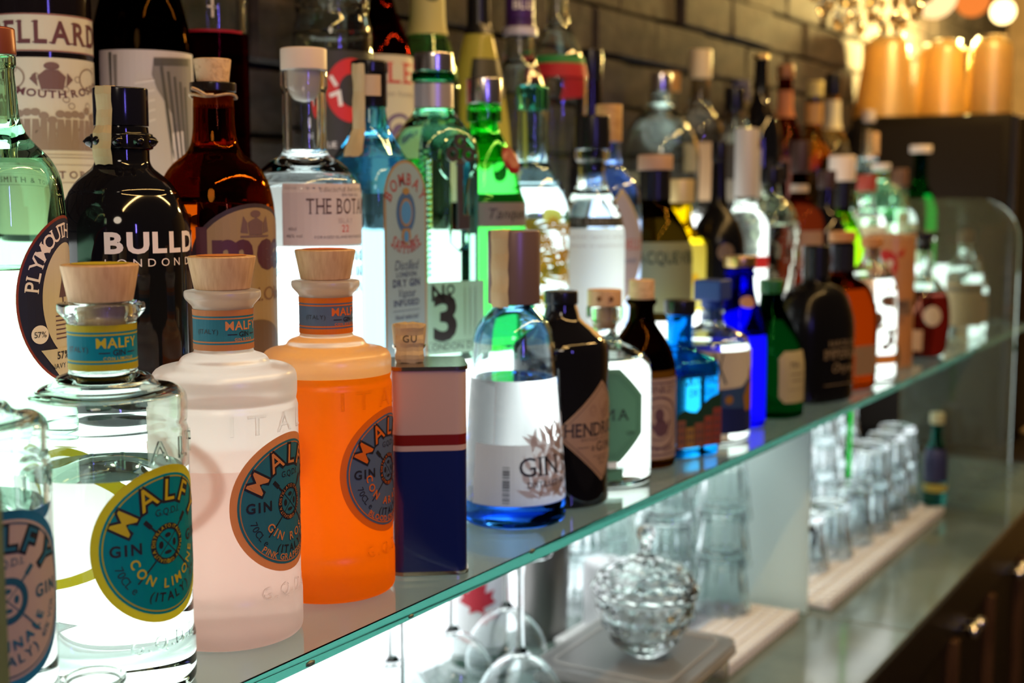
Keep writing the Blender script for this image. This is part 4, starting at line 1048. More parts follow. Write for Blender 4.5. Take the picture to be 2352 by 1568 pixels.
# square clear bottle with white label
P = fil([(0, .004), (.040, .0, .003), (.0455, .002, .005), (.0455, .158, .006), (.0200, .176, .010), (.0150, .182), (.0150, .200), (.0120, .200)])
t = root('vodka_bottle', 'flat topped square clear bottle with a white label', 2.520, .205, Z2)
v, f = lathe(shell(P, .0035, .10, .0120, .178), 48, (1, 1, 6), lambda z: max(0, min(1, (.178 - z) / .015)))
mk('glass_body', v, f, glass('mint_clear', (.80, .95, .84)), t)
mk('cap', *cap_mesh(.017, .017, .2005, .213), mat('milk_white', (.78, .74, .74), .35), t)
stick('label', rect(-.042, .042, .004, .085), onface(.0456, -90, 0), .0004, paper('chalk_label', (.70, .66, .56), .5), t)
stick('label', rect(-.042, .042, .004, .120), onface(.0456, 0, 0), .0004, paper('chalk_label', (.70, .66, .56), .5), t)
# green with white cap
cyl_bottle('spirit_bottle', 'emerald green bottle with a small white cap beside the dark box', 2.790, .200, Z2, .038, .255, .0130, .130, .240, glass('emerald_glass', (.02, .42, .12)), mat('white_cap', (.80, .68, .58), .5), .022, .6)
cyl_bottle('spirit_bottle', 'brown bottle tucked between the black and the dimpled clear one', 1.960, .205, Z2, .034, .205, .0120, .110, .175, glass('dark_brown_glass', (.22, .07, .03)), BLACKP, .0145, .6)
cyl_bottle('spirit_bottle', 'narrow dark bottle before the pear shaped one', 2.150, .190, Z2, .034, .195, .0120, .100, .165, BLACKG, mat('dark_brown_cap', (.05, .025, .02), .4), .0150, solid=True)
cyl_bottle('spirit_bottle', 'clear cream labelled bottle behind the peach canister', 2.395, .195, Z2, .036, .190, .0130, .110, .160, CLEAR, mat('red_top', (.38, .06, .04), .4), .0180, .6, labs=[(rect(-.06, .06, -.035, .04), -70, .058, CREAM)])
cyl_bottle('spirit_bottle', 'clear bottle with a cream label next to the emerald one', 2.655, .205, Z2, .036, .205, .0130, .110, .170, CLEAR, mat('brown_cap', (.16, .08, .05), .4), .016, .6, labs=[(rect(-.06, .06, -.035, .04), -70, .058, CREAM)])

# ------------------------------------------------------------------ third row, on the upper lit step
Z3 = T3 + .0004; YT = .372
VI = mat('wine_ink', (.10, .025, .03), .6)
t, F_ = cyl_bottle('vermouth_bottle', 'dark bottle with a tall cream engraved vermouth label', .716, YT, Z3, .0385, .34, .0145, .225, .31, mat('dark_wine_glass', (.006, .004, .005), .08), mat('dark_wine_cap', (.08, .01, .012), .4), .016, solid=True, seg=56)
m = around(F_, -30, .0)
lb = stick('name_label', rect(-.055, .055, .148, .177), m, .0004, paper('ivory_label', (.60, .55, .42), .1), t)
stick('lettering', [line('BELLARDI', .0165, .0015, .1545, serif=True, width=.087, bold=.025)], m, .0007, VI, lb)
stick('label_rule', [rect(-.055, .055, .1760, .1768), rect(-.055, .055, .1482, .1490)], m, .0007, mat('rule_red', (.22, .04, .03), .5), lb)
lb = stick('engraved_label', rect(-.055, .055, .006, .1435), m, .0004, paper('ivory_label', (.60, .55, .42), .1), t)
GI2 = mat('sepia_ink', (.24, .17, .12), .6)
sc_ = [ring(-.026, .128, .008, .0092, 24), ring(.028, .128, .008, .0092, 24)]
for i in range(14):
    x = -.032 + .0052 * i; sc_ += [disc(x, .099 + random.uniform(-.004, .005), .0032, .003, 10), poly([(x - .002, .096), (x + .002, .096), (x + .0035 + random.uniform(-.002, .002), .072), (x - .0035, .072)]), stroke(x, .092, x + random.uniform(-.008, .008), .083, .0012)]
for i in range(18): sc_.append(ring(random.uniform(-.05, .05), random.uniform(.106, .138), .002, .0026, 10))
sc_ += [rect(-.05, .05, .0685, .0689), rect(-.05, .05, .0660, .0664), rect(-.05, .05, .0605, .0608), rect(-.05, .05, .0465, .0469)]
stick('engraving', sc_, m, .0006, GI2, lb)
stick('lettering', [arc('VERMOUTH ROSSO', .0055, .085, 270, 0, .1975, top=False, serif=True, track=.22, bold=.02), line('SMITH & TORINO', .0055, 0, .0500, serif=True, track=.4)], m, .0007, VI, lb)
stick('crest', [poly([(-.007, .119), (.007, .119), (.009, .129), (.004, .134), (-.004, .134), (-.009, .129)]), disc(0, .137, .005, .003, 14), poly([(-.009, .121), (-.014, .127), (-.010, .132)]), poly([(.009, .121), (.014, .127), (.010, .132)])], m, .0007, mat('crest_wine', (.14, .07, .06), .6), lb)

t, F_ = cyl_bottle('liqueur_bottle', 'dark round shouldered bottle with a black and white photograph label', .812, .362, Z3, .0430, .38, .0150, .172, .355, glass('near_black_glass', (.045, .025, .008)), BLACKP, .017, .55, seg=56, sh=.055)
m = around(F_, -36, .029)
lb = stick('photo_label', rect(-.045, .052, .010, .128), m, .0004, paper('photo_grey', (.50, .45, .44), .1), t)
ph = []
PK = mat('photo_dark', (.06, .055, .05), .6); PM = mat('photo_mid', (.17, .15, .14), .6)
ph = [poly([(.004, .122), (.046, .124), (.048, .060), (.050, .030), (.036, .018), (.026, .034), (.022, .070), (.006, .096), (.002, .108)]), poly([(-.030, .124), (-.028, .040), (-.026, .124)])]
stick('photo_print', ph, m, .0006, PM, lb)
stick('photo_print', [stroke(.010 + .006 * i, .115 - .004 * i, .020 + .004 * i, .030 + .004 * i, .0026) for i in range(5)] + [stroke(.004, .118, .040, .120, .006), poly([(-.034, .126), (-.032, .060), (-.031, .126)])], m, .0008, PK, lb)
stick('photo_print', [stroke(-.012 + .002 * i, .100 - .008 * i, .004, .103 - .008 * i, .0016) for i in range(5)] + [poly([(.018, .060), (.030, .062), (.032, .030), (.018, .026)])], m, .0008, mat('photo_light', (.62, .57, .55), .6), lb)
stick('label_foot', rect(-.045, .052, .002, .0095), m, .0004, paper('ivory_label', (.60, .55, .42), .1), t)

# tall glass cylinder of dark red liqueur
P = fil([(0, .006), (.0300, .0, .002), (.0320, .001, .003), (.0320, .33, .002), (.0290, .330)])
t = root('infusion_jar', 'tall straight glass jar half full of dark red liqueur', .909, YT, Z3, cat='jar')
v, f = lathe(shell(P, .003, .184, .029, .32), 44)
fm = [1 if max(v[i][2] for i in q) < .1845 else 0 for q in f]
v2, f2 = lathe(shell(fil([(0, .006), (.0300, .0, .002), (.0320, .001, .003), (.0320, .10), (.0320, .184), (.0320, .33, .002), (.0290, .330)]), .003, .184, .029, .32), 44)
fm = [1 if max(v2[i][2] for i in q) < .1845 else 0 for q in f2]
mk('glass_body', v2, f2, [CLEAR, glass('deep_red_liquor', (.20, .008, .012))], t, fm=fm)
mk('metal_lid', *cap_mesh(.0325, .0325, .3305, .348), SILVER, t)
mk('engraved_cross', *join(box(-.006, .006, -.0005, .0005, -.0008, .0008), box(-.001, .001, -.0005, .0005, -.009, .012)), mat('etched_white', (.65, .6, .6), .5), t, smooth=False).location = (-.0235, -.0225, .205)
stick('red_surface', rect(-.03, .03, -.0012, .0012), around(lambda z: .0322, -46, .1843), .0002, paper('ruby_line', (.45, .01, .03), .4), t)

# wide jar with black label and red drawing
P = fil([(0, .006), (.0380, .0, .002), (.0420, .002, .004), (.0420, .205, .015), (.0370, .222, .004), (.0390, .228, .002), (.0390, .235, .001), (.0340, .235)])
F_ = prof_r(P)
t = root('infusion_jar', 'wide clear jar with a black label and red sea creature drawing', 1.085, .374, Z3, cat='jar')
mk('glass_body', *lathe(shell(P, .003, .02, .034, .20), 44), CLEAR, t)
mk('lid', *lathe(fil([(0, .2352), (.0400, .2352, .001), (.0400, .262, .004), (.0, .264)]), 40), glass('lid_glass', (.9, .9, .88)), t)
m = around(F_, -30, .090)
lb = stick('black_label', rect(-.062, .055, -.075, .092), m, .0004, mat('label_black', (.030, .028, .024), .5), t)
stick('red_drawing', [ring(.004, .052, .014, .027, 40, 1.2)], m, .0007, mat('label_red_ink', (.55, .02, .02), .5), lb)
stick('white_drawing', [stroke(-.018, .066, -.012, .056, .004), stroke(-.019, .046, -.010, .050, .004), stroke(-.008, .036, -.010, .052, .004)], m, .0009, WHITEINK, lb)
stick('lettering', [line('8', .012, -.028, .008, bold=.05), line('BLUE', .006, -.022, -.006)], m, .0009, WHITEINK, lb)

# red aperitif
t, F_ = cyl_bottle('aperitif_bottle', 'dark red aperitif bottle with a cream label and tall red capitals', 1.172, .380, Z3, .038, .345, .0140, .190, .315, glass('dark_garnet', (.22, .02, .012)), mat('red_foil', (.42, .012, .02), .35), .0165, .6, sh=.045)
m = around(F_, -36, .0)
lb = stick('label', rect(-.050, .050, .030, .186), m, .0004, CREAM, t)
stick('lettering', [line('LILLET', .022, .004, .156, width=.088, serif=True)], m, .0007, mat('poster_red', (.50, .03, .03), .5), lb)
stick('lettering', [line('Maison fondee', .0055, .006, .142, slant=.3)], m, .0007, mat('grey_brown_ink', (.3, .25, .2), .6), lb)
stick('violet_print', [ring(.010, .110, .010, .014, 24), disc(.010, .103, .008, .010, 16), disc(-.012, .094, .006, .008, 12)], m, .0007, mat('violet_ink', (.14, .09, .20), .6), lb)
stick('red_foil_neck', rect(-.045, .045, -.012, .012), around(F_, -36, .290), .0005, mat('red_foil', (.42, .012, .02), .35), t)

# clear bottle with yellow and green neck
t, F_ = cyl_bottle('gin_bottle', 'clear green shouldered bottle with a pale yellow neck label', 1.258, .375, Z3, .038, .33, .0185, .172, .30, glass('soft_green_glass', (.72, .90, .70)), mat('yellow_foil', (.55, .44, .10), .4), .020, .5)
stick('neck_label', rect(-.055, .055, -.030, .040), around(F_, -50, .248), .0005, paper('lemon_cream', (.62, .55, .22), .3), t)
stick('neck_badge', disc(.004, .014, .010, .008, 16), around(F_, -50, .248), .0008, mat('olive_ink', (.08, .09, .03), .6), t)
# yellow liqueur with black neck
t = root('liqueur_bottle', 'opaque yellow green liqueur bottle with a black neck and shield label', 1.362, .372, Z3)
P = fil([(0, .004), (.036, .0, .002), (.0400, .002, .005), (.0400, .100, .03), (.0310, .165, .03), (.0180, .228, .012), (.0135, .238, .004), (.0130, .300), (.0110, .300)]); F_ = prof_r(P)
mk('glass_body', *lathe(P + [(0, .300)], 40), paper('yellow_liqueur', (.62, .56, .12), .5, .15), t)
mk('neck_sleeve', *lathe(fil([(.0186, .229), (.0145, .241, .003), (.0140, .300), (.0132, .300)]), 28), BLACKP, t)
mk('cap', *cap_mesh(.0146, .0146, .3005, .325), BLACKP, t)
m = around(F_, -24, .175)
lb = stick('shield_label', poly([(-.026, .024), (.026, .024), (.028, -.012), (.012, -.026), (-.012, -.026), (-.028, -.012)]), m, .0006, mat('shield_black', (.015, .015, .012), .4), t)
stick('lettering', [line('MINI', .006, 0, -.006, serif=True)], m, .0009, mat('pale_gold_ink', (.5, .45, .3), .5), lb)
# clear bottle with purple foil neck
t, F_ = cyl_bottle('gin_bottle', 'clear bottle with a purple foil neck above the daisy bottle', 1.452, .368, Z3, .036, .31, .0180, .170, .255, CLEAR, mat('purple_foil', (.06, .02, .12), .35), .0185, .4, sh=.03)
mk('neck_collar', *lathe(fil([(.0182, .236), (.0225, .236, .001), (.0225, .246, .001), (.0182, .247)]), 32), mat('lilac_ring', (.50, .47, .55), .3), t)
sl = mk('neck_sleeve', *lathe(fil([(.0185, .2475), (.0190, .2475), (.0190, .254), (.0185, .254)]), 32), mat('purple_foil', (.06, .02, .12), .35), t)
stick('lettering', [line('BLU', .010, 0, 0, bold=.02)], around(lambda z: .0186, -45, .268), .0008, WHITEINK, t)
# clear bottle with red and green band
t, F_ = cyl_bottle('tequila_bottle', 'clear tall bottle with a red and green shoulder band', 1.552, .370, Z3, .041, .36, .0135, .205, .335, CLEAR, SILVER, .0150, .1, sh=.04)
m = around(F_, -55, .0)
stick('red_band', rect(-.10, .10, .190, .208), m, .0004, paper('scarlet_band', (.55, .03, .04), .35), t)
stick('green_band', rect(-.10, .10, .2082, .218), m, .0004, paper('leaf_band', (.04, .30, .08), .35), t)
stick('red_figure', [poly([(.0, .160), (.030, .164), (.034, .186), (.006, .188)])], m, .0004, paper('scarlet_print', (.40, .02, .03), .35), t)
cyl_bottle('spirit_bottle', 'slim black capped bottle standing by the red banded one', 1.652, .372, Z3, .028, .238, .0155, .090, .195, mat('dark_wine_glass', (.006, .004, .005), .08), BLACKP, .0165, solid=True)
# demijohn
P = fil([(0, .005), (.050, .0, .004), (.060, .006, .02), (.062, .105, .03), (.050, .140, .03), (.0200, .172, .012), (.0160, .184), (.0195, .188, .001), (.0195, .193, .001), (.015, .193)])
t = root('spirit_bottle', 'big round shouldered clear bottle with a bare silver cap', 1.884, .372, Z3)
mk('glass_body', *lathe(shell(P, .0035, .07, .0130, .165), 48), CLEAR, t)
mk('cap', *cap_mesh(.0165, .0165, .1935, .222), SILVER, t)
def third(label, X, r, h, neck, hs, hc, gm, cap, capr, y=YT, labs=(), solid=False, name='spirit_bottle', sh=.03):
    return cyl_bottle(name, label, X, y, Z3, r, h, neck, hs, hc, gm, cap, capr, .5, labs, solid=solid, seg=32, sh=sh)
IV = mat('ivory_cap', (.66, .54, .34), .4)
third('white printed clear bottle with a tall ivory cap', 2.036, .039, .272, .0150, .150, .225, glass('milky_clear', (.88, .86, .82)), IV, .0185, labs=[(rect(-.06, .06, -.05, .045), -62, .075, paper('printed_label', (.50, .36, .22), .2))])
third('clear bottle with an orange brown cap behind the big round one', 1.975, .030, .232, .0130, .140, .200, CLEAR, mat('amber_cap', (.42, .22, .07), .4), .0175, y=.40)
third('clear bottle with a navy and ivory cap beside the black wine bottle', 2.216, .037, .235, .0130, .130, .200, CLEAR, mat('navy_cap', (.06, .06, .12), .4), .0175, labs=[(rect(-.05, .05, -.04, .05), -60, .065, paper('silver_label', (.5, .45, .4), .3))])
third('tall black wine bottle with a gold lip', 2.312, .040, .288, .0120, .150, .280, BLACKG, GOLD, .0140, solid=True, sh=.06, name='wine_bottle')
third('copper coloured bottle with a salmon neck label', 2.442, .038, .280, .0140, .135, .255, glass('rose_glass', (.55, .22, .14)), mat('copper_top', (.35, .15, .06), .35, .4), .0165, labs=[(rect(-.05, .05, -.024, .026), -65, .205, paper('salmon_label', (.70, .26, .12), .35)), (rect(-.05, .05, -.05, .03), -65, .075, paper('brown_label', (.16, .06, .05), .2))])
third('dark bottle with a crimson badge and yellow neck tag', 2.618, .039, .262, .0140, .120, .230, BLACKG, mat('yellow_top', (.55, .45, .18), .4), .0165, solid=True, labs=[(disc(0, 0, .020, .022, 20), -55, .100, paper('crimson_badge', (.35, .03, .02), .1)), (rect(-.04, .04, -.02, .02), -65, .195, paper('amber_tag', (.60, .38, .12), .3))])
third('cream labelled bottle with a black top near the chandelier', 2.735, .038, .286, .0150, .130, .240, glass('warm_clear', (.90, .80, .60)), BLACKP, .0170, labs=[(rect(-.05, .05, -.03, .03), -65, .200, CREAM), (rect(-.06, .06, -.05, .03), -65, .070, paper('amber_label', (.55, .32, .10), .3))])
third('slender clear bottle in front of the dark box', 2.855, .030, .215, .0110, .080, .190, CLEAR, mat('clear_grey_cap', (.45, .38, .35), .3), .0140, y=.330)
third('green bottle with a red and cream neck in front of the dark box', 2.925, .034, .170, .0140, .070, .120, glass('emerald_glass', (.02, .42, .12)), mat('red_cream_top', (.55, .35, .2), .5), .0175, y=.345, labs=[(rect(-.04, .04, -.010, .012), -70, .108, paper('red_tag', (.6, .03, .03), .2))])
third('pale gold bottle between the dark crimson one and the pear', 2.505, .036, .210, .0150, .110, .170, glass('pale_gold_glass', (.92, .70, .30)), mat('amber_cap', (.42, .22, .07), .4), .0170, y=.335)
third('clear bottle with a dark square label behind the dimpled one', 2.120, .037, .215, .0160, .120, .175, glass('milky_clear', (.88, .86, .82)), BLACKP, .0175, y=.345, labs=[(rect(-.030, .030, -.03, .03), -60, .090, mat('label_black', (.030, .028, .024), .5))])

# ------------------------------------------------------------------ glassware under the shelf
GW = glass('glassware', (.945, .97, .97), 0, 1.5)
def copy_tree(o, parent=None):
    c = o.copy(); C.objects.link(c); c.parent = parent
    for ch in list(o.children): copy_tree(ch, c)
    return c
# upside-down wine glasses: rim on the counter, foot up
def wine_glass(label, X, y):
    t = thing('wine_glass', label, 'wine glass', (X, y, ZC + .0004), 0, 'upturned wine glasses on the counter')
    bowl = fil([(.0375, 0), (.0480, .045, .02), (.0440, .076, .016), (.0260, .100, .014), (.0080, .1105, .006), (.0045, .116, .004)])
    inner = fil([(.0030, .1060), (.0080, .1050, .004), (.0245, .0965, .014), (.0424, .0750, .016), (.0465, .045, .02), (.0360, 0)])
    P = bowl + [(.0034, .150), (.0034, .190), (.0055, .2090), (.0150, .2125), (.0330, .2150), (.0335, .2165), (0, .2168)]
    v, f = lathe([(0, .1065)] + list(inner) + [(.0368, -.0002)] + P, 48)
    # the whole glass is one blown body; its foot and stem are parts cut at the stem's ends
    fb, fs, ff = [], [], []
    for q in f:
        z = sum(v[i][2] for i in q) / len(q); (fb if z < .116 else fs if z < .209 else ff).append(q)
    for nm, fl in (('bowl', fb), ('stem', fs), ('foot', ff)):
        idx = sorted({i for q in fl for i in q}); mp_ = {i: k for k, i in enumerate(idx)}
        mk(nm, [v[i] for i in idx], [tuple(mp_[i] for i in q) for q in fl], GW, t)
    return t
w0 = wine_glass('upturned wine glass in front, beside the clear plastic box', 1.118, .165)
for X, y, lb_ in ((1.028, .262, 'upturned wine glass at the near end of the back row'), (1.137, .262, 'middle upturned wine glass of the back row'), (1.238, .256, 'upturned wine glass standing against the steel shaker'),
                  (.93, .175, 'upturned wine glass low under the nearest shelf corner')):
    c = copy_tree(w0); c.location = (X, y, ZC + .0004); c['label'] = lb_
# steel shaker
t = thing('cocktail_shaker', 'brushed steel cocktail shaker behind the wine glasses', 'shaker', (1.452, .330, ZC + .0004))
STEEL = mat('brushed_steel', (.20, .195, .185), .38, .9)
mk('cup', *lathe(fil([(0, 0), (.030, 0, .003), (.0335, .10, .01), (.0350, .165, .002), (.032, .166)]), 40), STEEL, t)
mk('lid', *lathe(fil([(.0340, .166), (.0345, .175, .004), (.020, .200, .01), (.018, .225, .004), (0, .227)]), 40), STEEL, t)
# white mug with red maple shape
t = thing('white_mug', 'white cup with a red leaf print behind the wine glasses', 'cup', (1.318, .345, ZC + .0004))
MUG = mat('mug_white', (.72, .74, .74), .25)
mf = lambda z: .036
mk('cup_body', *lathe(fil([(0, .0), (.034, 0, .004), (.036, .150, .003), (.033, .151, .001), (.031, .010, .004), (0, .008)]), 40), MUG, t)
LF = [(0, .030), (.005, .016), (.012, .020), (.010, .006), (.022, .010), (.018, .0), (.024, -.006), (.008, -.012), (.010, -.020), (.0, -.016)]
lf = poly(LF + [(-x, y) for x, y in reversed(LF[1:-1])])
stick('red_leaf', lf, around(mf, -62, .095), .0006, mat('leaf_red', (.45, .025, .04), .5), t)
stick('green_band', rect(-.06, .06, -.006, .006), around(mf, -62, .020), .0006, mat('band_green', (.01, .06, .035), .5), t)
stick('thin_green_band', rect(-.06, .06, -.002, .002), around(mf, -62, .032), .0006, mat('band_green', (.01, .06, .035), .5), t)  # thinner green band printed above the first
# white dispenser box
t = thing('white_dispenser', 'white rounded plastic dispenser with a small hole in its top', 'dispenser', (1.513, .270, ZC + .0004), R_(-30))
mk('body', *bevel_box(-.026, .026, -.022, .022, 0, .098, .010, 3), mat('dispenser_white', (.78, .80, .82), .3), t)
mk('hole', *shift(lathe([(0, .0), (.004, .0), (.004, .0006), (0, .0006)], 16), (.004, -.006, .098)), mat('hole_dark', (.03, .025, .02), .8), t)
# plastic box with lid
t = thing('storage_box', 'clear plastic storage box with a rounded lid under the crystal bowl', 'box', (1.306, .122, ZC + .0004), R_(2))
PLA = glass('cloudy_plastic', (.86, .84, .80), .18, 1.2)
LIDM = frost('milky_plastic', (.96, .94, .90), .55, .2, .10)
BX, BY = .098, .088
def rbox(rx, ry, c, z0, z1, wall):
    o = rr(rx, ry, c); i = rr(rx - wall, ry - wall, max(c - wall, .002)); n = len(o)
    v = [(a, b, z0) for a, b in o] + [(a, b, z1) for a, b in o] + [(a, b, z1) for a, b in i] + [(a, b, z0 + wall) for a, b in i]
    f = []
    for k in range(n):
        j = (k + 1) % n
        f += [(k, j, j + n, k + n), (k + n, j + n, j + 2 * n, k + 2 * n), (k + 2 * n, j + 2 * n, j + 3 * n, k + 3 * n)]
    f += [tuple(range(n - 1, -1, -1)), tuple(range(3 * n, 4 * n))]
    return v, f
mk('tray', *rbox(BX - .006, BY - .006, .018, 0, .054, .002), PLA, t, sharp=50)
ld = mk('lid', *prism(rr(BX, BY, .022), .0545, .0625), LIDM, t, sharp=50)
mk('lid_rim', *join(prism(rr(BX + .002, BY + .002, .024), .050, .0545, True)), LIDM, ld, sharp=50)
o_ = rr(BX - .016, BY - .016, .016); i_ = rr(BX - .019, BY - .019, .014); n = len(o_)
mk('lid_ridge', [(a, b, .0626) for a, b in o_] + [(a, b, .0645) for a, b in o_] + [(a, b, .0645) for a, b in i_] + [(a, b, .0626) for a, b in i_],
   [q for k in range(n) for j in [(k + 1) % n] for q in ((k, j, j + n, k + n), (k + n, j + n, j + 2 * n, k + 2 * n), (k + 2 * n, j + 2 * n, j + 3 * n, k + 3 * n))], LIDM, ld, sharp=50)
for i, (x, y_, cc) in enumerate(((-.03, -.04, (.30, .16, .06)), (.03, -.03, (.18, .14, .10)), (.0, .03, (.55, .48, .36)), (-.055, .02, (.35, .3, .22)), (.055, .03, (.10, .10, .14)))):
    s_ = mk('sachet', *bevel_box(-.026, .026, -.016, .016, 0, .012, .003, 1), mat('sachet_%d' % i, cc, .6), t, smooth=False); s_.location = (x, y_, .0025 + .0123 * (i % 2) * 0); s_.rotation_euler = (0, 0, i * .7)
# crystal bowl with lid
def faceted(prof, n, amp, rows):
    v, f = lathe(prof, n)
    return v, f
def crystal(prof_pts, nn=18):
    """diamond cut: rings turned by half a facet, triangles between them, every other ring pushed out"""
    v, f, rings = [], [], []
    for k, (r, z) in enumerate(prof_pts):
        ring = []
        if r < .0008: ring = [len(v)]; v.append((0, 0, z))
        else:
            for i in range(nn):
                a = 2 * PI * (i + .5 * (k % 2)) / nn; ring.append(len(v)); v.append((r * math.cos(a), r * math.sin(a), z))
        rings.append((ring, k % 2))
    for (a, ka), (b, kb) in zip(rings, rings[1:]):
        if len(a) == 1:
            for i in range(nn): f.append((a[0], b[(i + 1) % nn], b[i]))
        elif len(b) == 1:
            for i in range(nn): f.append((a[i], a[(i + 1) % nn], b[0]))
        else:
            for i in range(nn):
                j = (i + 1) % nn
                if ka == 0: f += [(a[i], a[j], b[i]), (a[j], b[j], b[i])]
                else: f += [(a[i], b[j], b[i]), (a[i], a[j], b[j])]
    return v, f
t = thing('crystal_bowl', 'cut crystal lidded bowl standing on the plastic box', 'bowl', (1.300, .110, ZC + .0004 + .0656))
CRY = glass('crystal', (.96, .98, .975), 0, 1.52)
ou = [(0, .0), (.022, .0), (.030, .006), (.037, .014), (.0425, .023), (.047, .032), (.0505, .041), (.0535, .050), (.0555, .058), (.0575, .066)]
ou = [(r * (1 + .055 * (k % 2)) if 1 < k < 9 else r, z) for k, (r, z) in enumerate(ou)]
inn = [(.0545, .066), (.0530, .058), (.0490, .045), (.0420, .030), (.030, .016), (0, .012)]
mk('bowl_body', *crystal(ou + inn, 16), CRY, t, smooth=False)
mk('bowl_rim', *lathe(fil([(.0550, .0662), (.0590, .0662, .001), (.0590, .0705, .001), (.0550, .0705, .001), (.0550, .0662)]), 48), CRY, t)
lo = [(.0580, .0708), (.0595, .076), (.0570, .083), (.0525, .090), (.0470, .096), (.0400, .101), (.0310, .105), (.0220, .108), (.0120, .111), (.0080, .1135)]
lo = [(r * (1 + .05 * (k % 2)), z) for k, (r, z) in enumerate(lo)]
li = [(0, .1045), (.018, .103), (.034, .097), (.046, .088), (.0535, .078), (.0545, .0708)]
kn = [(.0062, .118), (.0055, .124), (.0070, .128), (.0098, .132), (.0112, .137), (.0105, .142), (.0075, .146), (0, .1475)]
lid = mk('lid', *crystal(li + lo + [(.0065, .1150), (0, .1155)], 16), CRY, t, smooth=False)
mk('knob', *crystal([(0, .1157)] + kn, 10), CRY, lid, smooth=False)
# white drying mats
MATW = mat('mat_plastic', (.74, .74, .73), .5)
def drying_mat(label, x0, x1, y0, y1, step):
    t = thing('drying_mat', label, 'mat', (0, 0, 0))
    mk('mat_sheet', *bevel_box(x0, x1, y0, y1, ZC + .0004, ZC + .0100, .002, 1), MATW, t, smooth=False)
    nx = int((x1 - x0) / step)
    me = meshdata('edge_rib', *bevel_box(-step * .30, step * .30, -.003, .003, 0, .0150, .0012, 1), MATW, smooth=False)
    for i in range(nx): link('edge_rib', me, t, (x0 + step * (i + .5), y0 - .0015, ZC + .0004))
    hm = meshdata('raised_pad', *bevel_box(-step * .32, step * .32, -step * .32, step * .32, 0, .0035, .0010, 1), MATW, smooth=False)
    ny = min(int((y1 - y0) / step), 8)
    for i in range(nx):
        for j in range(ny): link('raised_pad', hm, t, (x0 + step * (i + .5), y0 + step * (j + .5), ZC + .0098))
    return t
drying_mat('white perforated drying mat under the stacked tumblers', 1.425, 1.695, .066, .30, .0155)
drying_mat('white ribbed drying mat in the bay past the divider', 1.745, 2.425, .042, .30, .0215)
ZM = ZC + .0137
# fluted tumblers, upside down and stacked
def fluted(n=90, flutes=15):
    out = fil([(.0410, 0), (.0400, .012, .004), (.0385, .016, .003), (.0381, .020), (.0370, .031), (.0355, .0465), (.0340, .062), (.0327, .075), (.0320, .082, .004), (.0270, .086, .003), (0, .0865)])
    inn = fil([(0, .072), (.026, .072, .006), (.0350, .014), (.0388, .0)])
    v, f = lathe(list(inn) + list(out), n)
    r_ = []
    for x, y, z in v:
        a = math.atan2(y, x); rr_ = math.hypot(x, y)
        k = 1 - .075 * (.5 + .5 * math.cos(flutes * a)) if .022 < z < .078 and rr_ > .93 * (.0385 - (z - .016) * .0985) else 1
        r_.append((x * k, y * k, z))
    return r_, f
TM = meshdata('tumbler', *fluted(), GW)
GT = 'fluted tumblers stacked upside down'
def stack(X, y, n, desc, dz=.0640, z0=ZM):
    names = ['lowest', 'second', 'third', 'topmost'] if n == 4 else ['lowest', 'middle', 'topmost'] if n == 3 else ['lower', 'upper'] if n == 2 else ['single']
    for k in range(n):
        o = link('fluted_tumbler', TM, None, (X, y, z0 + .0004 + k * dz), random.uniform(0, 1))
        tag(o, '%s fluted tumbler %s' % (names[k], desc), 'tumbler', GT)
stack(1.640, .158, 3, 'of the front stack on the white mat')
stack(1.668, .252, 3, 'of the stack against the frosted divider')
stack(1.560, .205, 3, 'of the stack behind the crystal bowl knob')
stack(1.582, .345, 2, 'of the rear stack beside the white dispenser', z0=ZC)
stack(1.672, .352, 2, 'of the rear stack by the divider', z0=ZC)
# second bay
for (X, y, n, d_) in ((2.20, .212, 3, 'behind the green stemmed glass'), (2.33, .217, 3, 'at the back near the end panel'), (2.10, .217, 2, 'behind the green stemmed glass towards the divider'), (2.178, .112, 2, 'beside the green stemmed glass'), (2.275, .110, 2, 'in front near the end panel'), (2.368, .117, 2, 'in the corner by the end panel'), (1.985, .120, 1, 'alone before the green stemmed glass'), (1.895, .130, 1, 'alone just past the divider')):
    stack(X, y, n, 'of the stack ' + d_ if n > 1 else d_, z0=ZM)
# green stemmed glass upside down
t = thing('cocktail_glass', 'upturned cocktail glass with a bright green stem', 'glass', (2.083, .120, ZM + .0004))
v, f = lathe(fil([(0, .098), (.030, .080, .01), (.044, .0), (.0455, .0), (.032, .083, .01), (.0060, .104, .004), (0, .1045)]), 36)
mk('bowl', v, f, GW, t)
mk('stem', *lathe(fil([(0, .1047), (.0056, .1047), (.0042, .120, .01), (.0042, .215, .01), (.0056, .230), (0, .230)]), 20), glass('green_stem', (.05, .85, .20)), t)
mk('foot', *lathe(fil([(0, .2302), (.010, .2302), (.033, .234), (.033, .236), (0, .2365)]), 36), GW, t)
# small blue and yellow bottle in the far bay
cyl_bottle('small_bottle', 'small navy and yellow labelled bottle in the corner of the far bay', 2.407, .056, ZC + .0142, .021, .17, .009, .095, .150, glass('teal_small', (.25, .55, .50)), mat('pale_olive_cap', (.45, .45, .25), .5), .013, .5, labs=[(rect(-.05, .05, -.03, .03), -72, .075, mat('navy_label', (.03, .035, .10), .5)), (rect(-.05, .05, -.007, .007), -72, .034, mat('yellow_label', (.45, .38, .06), .5))])

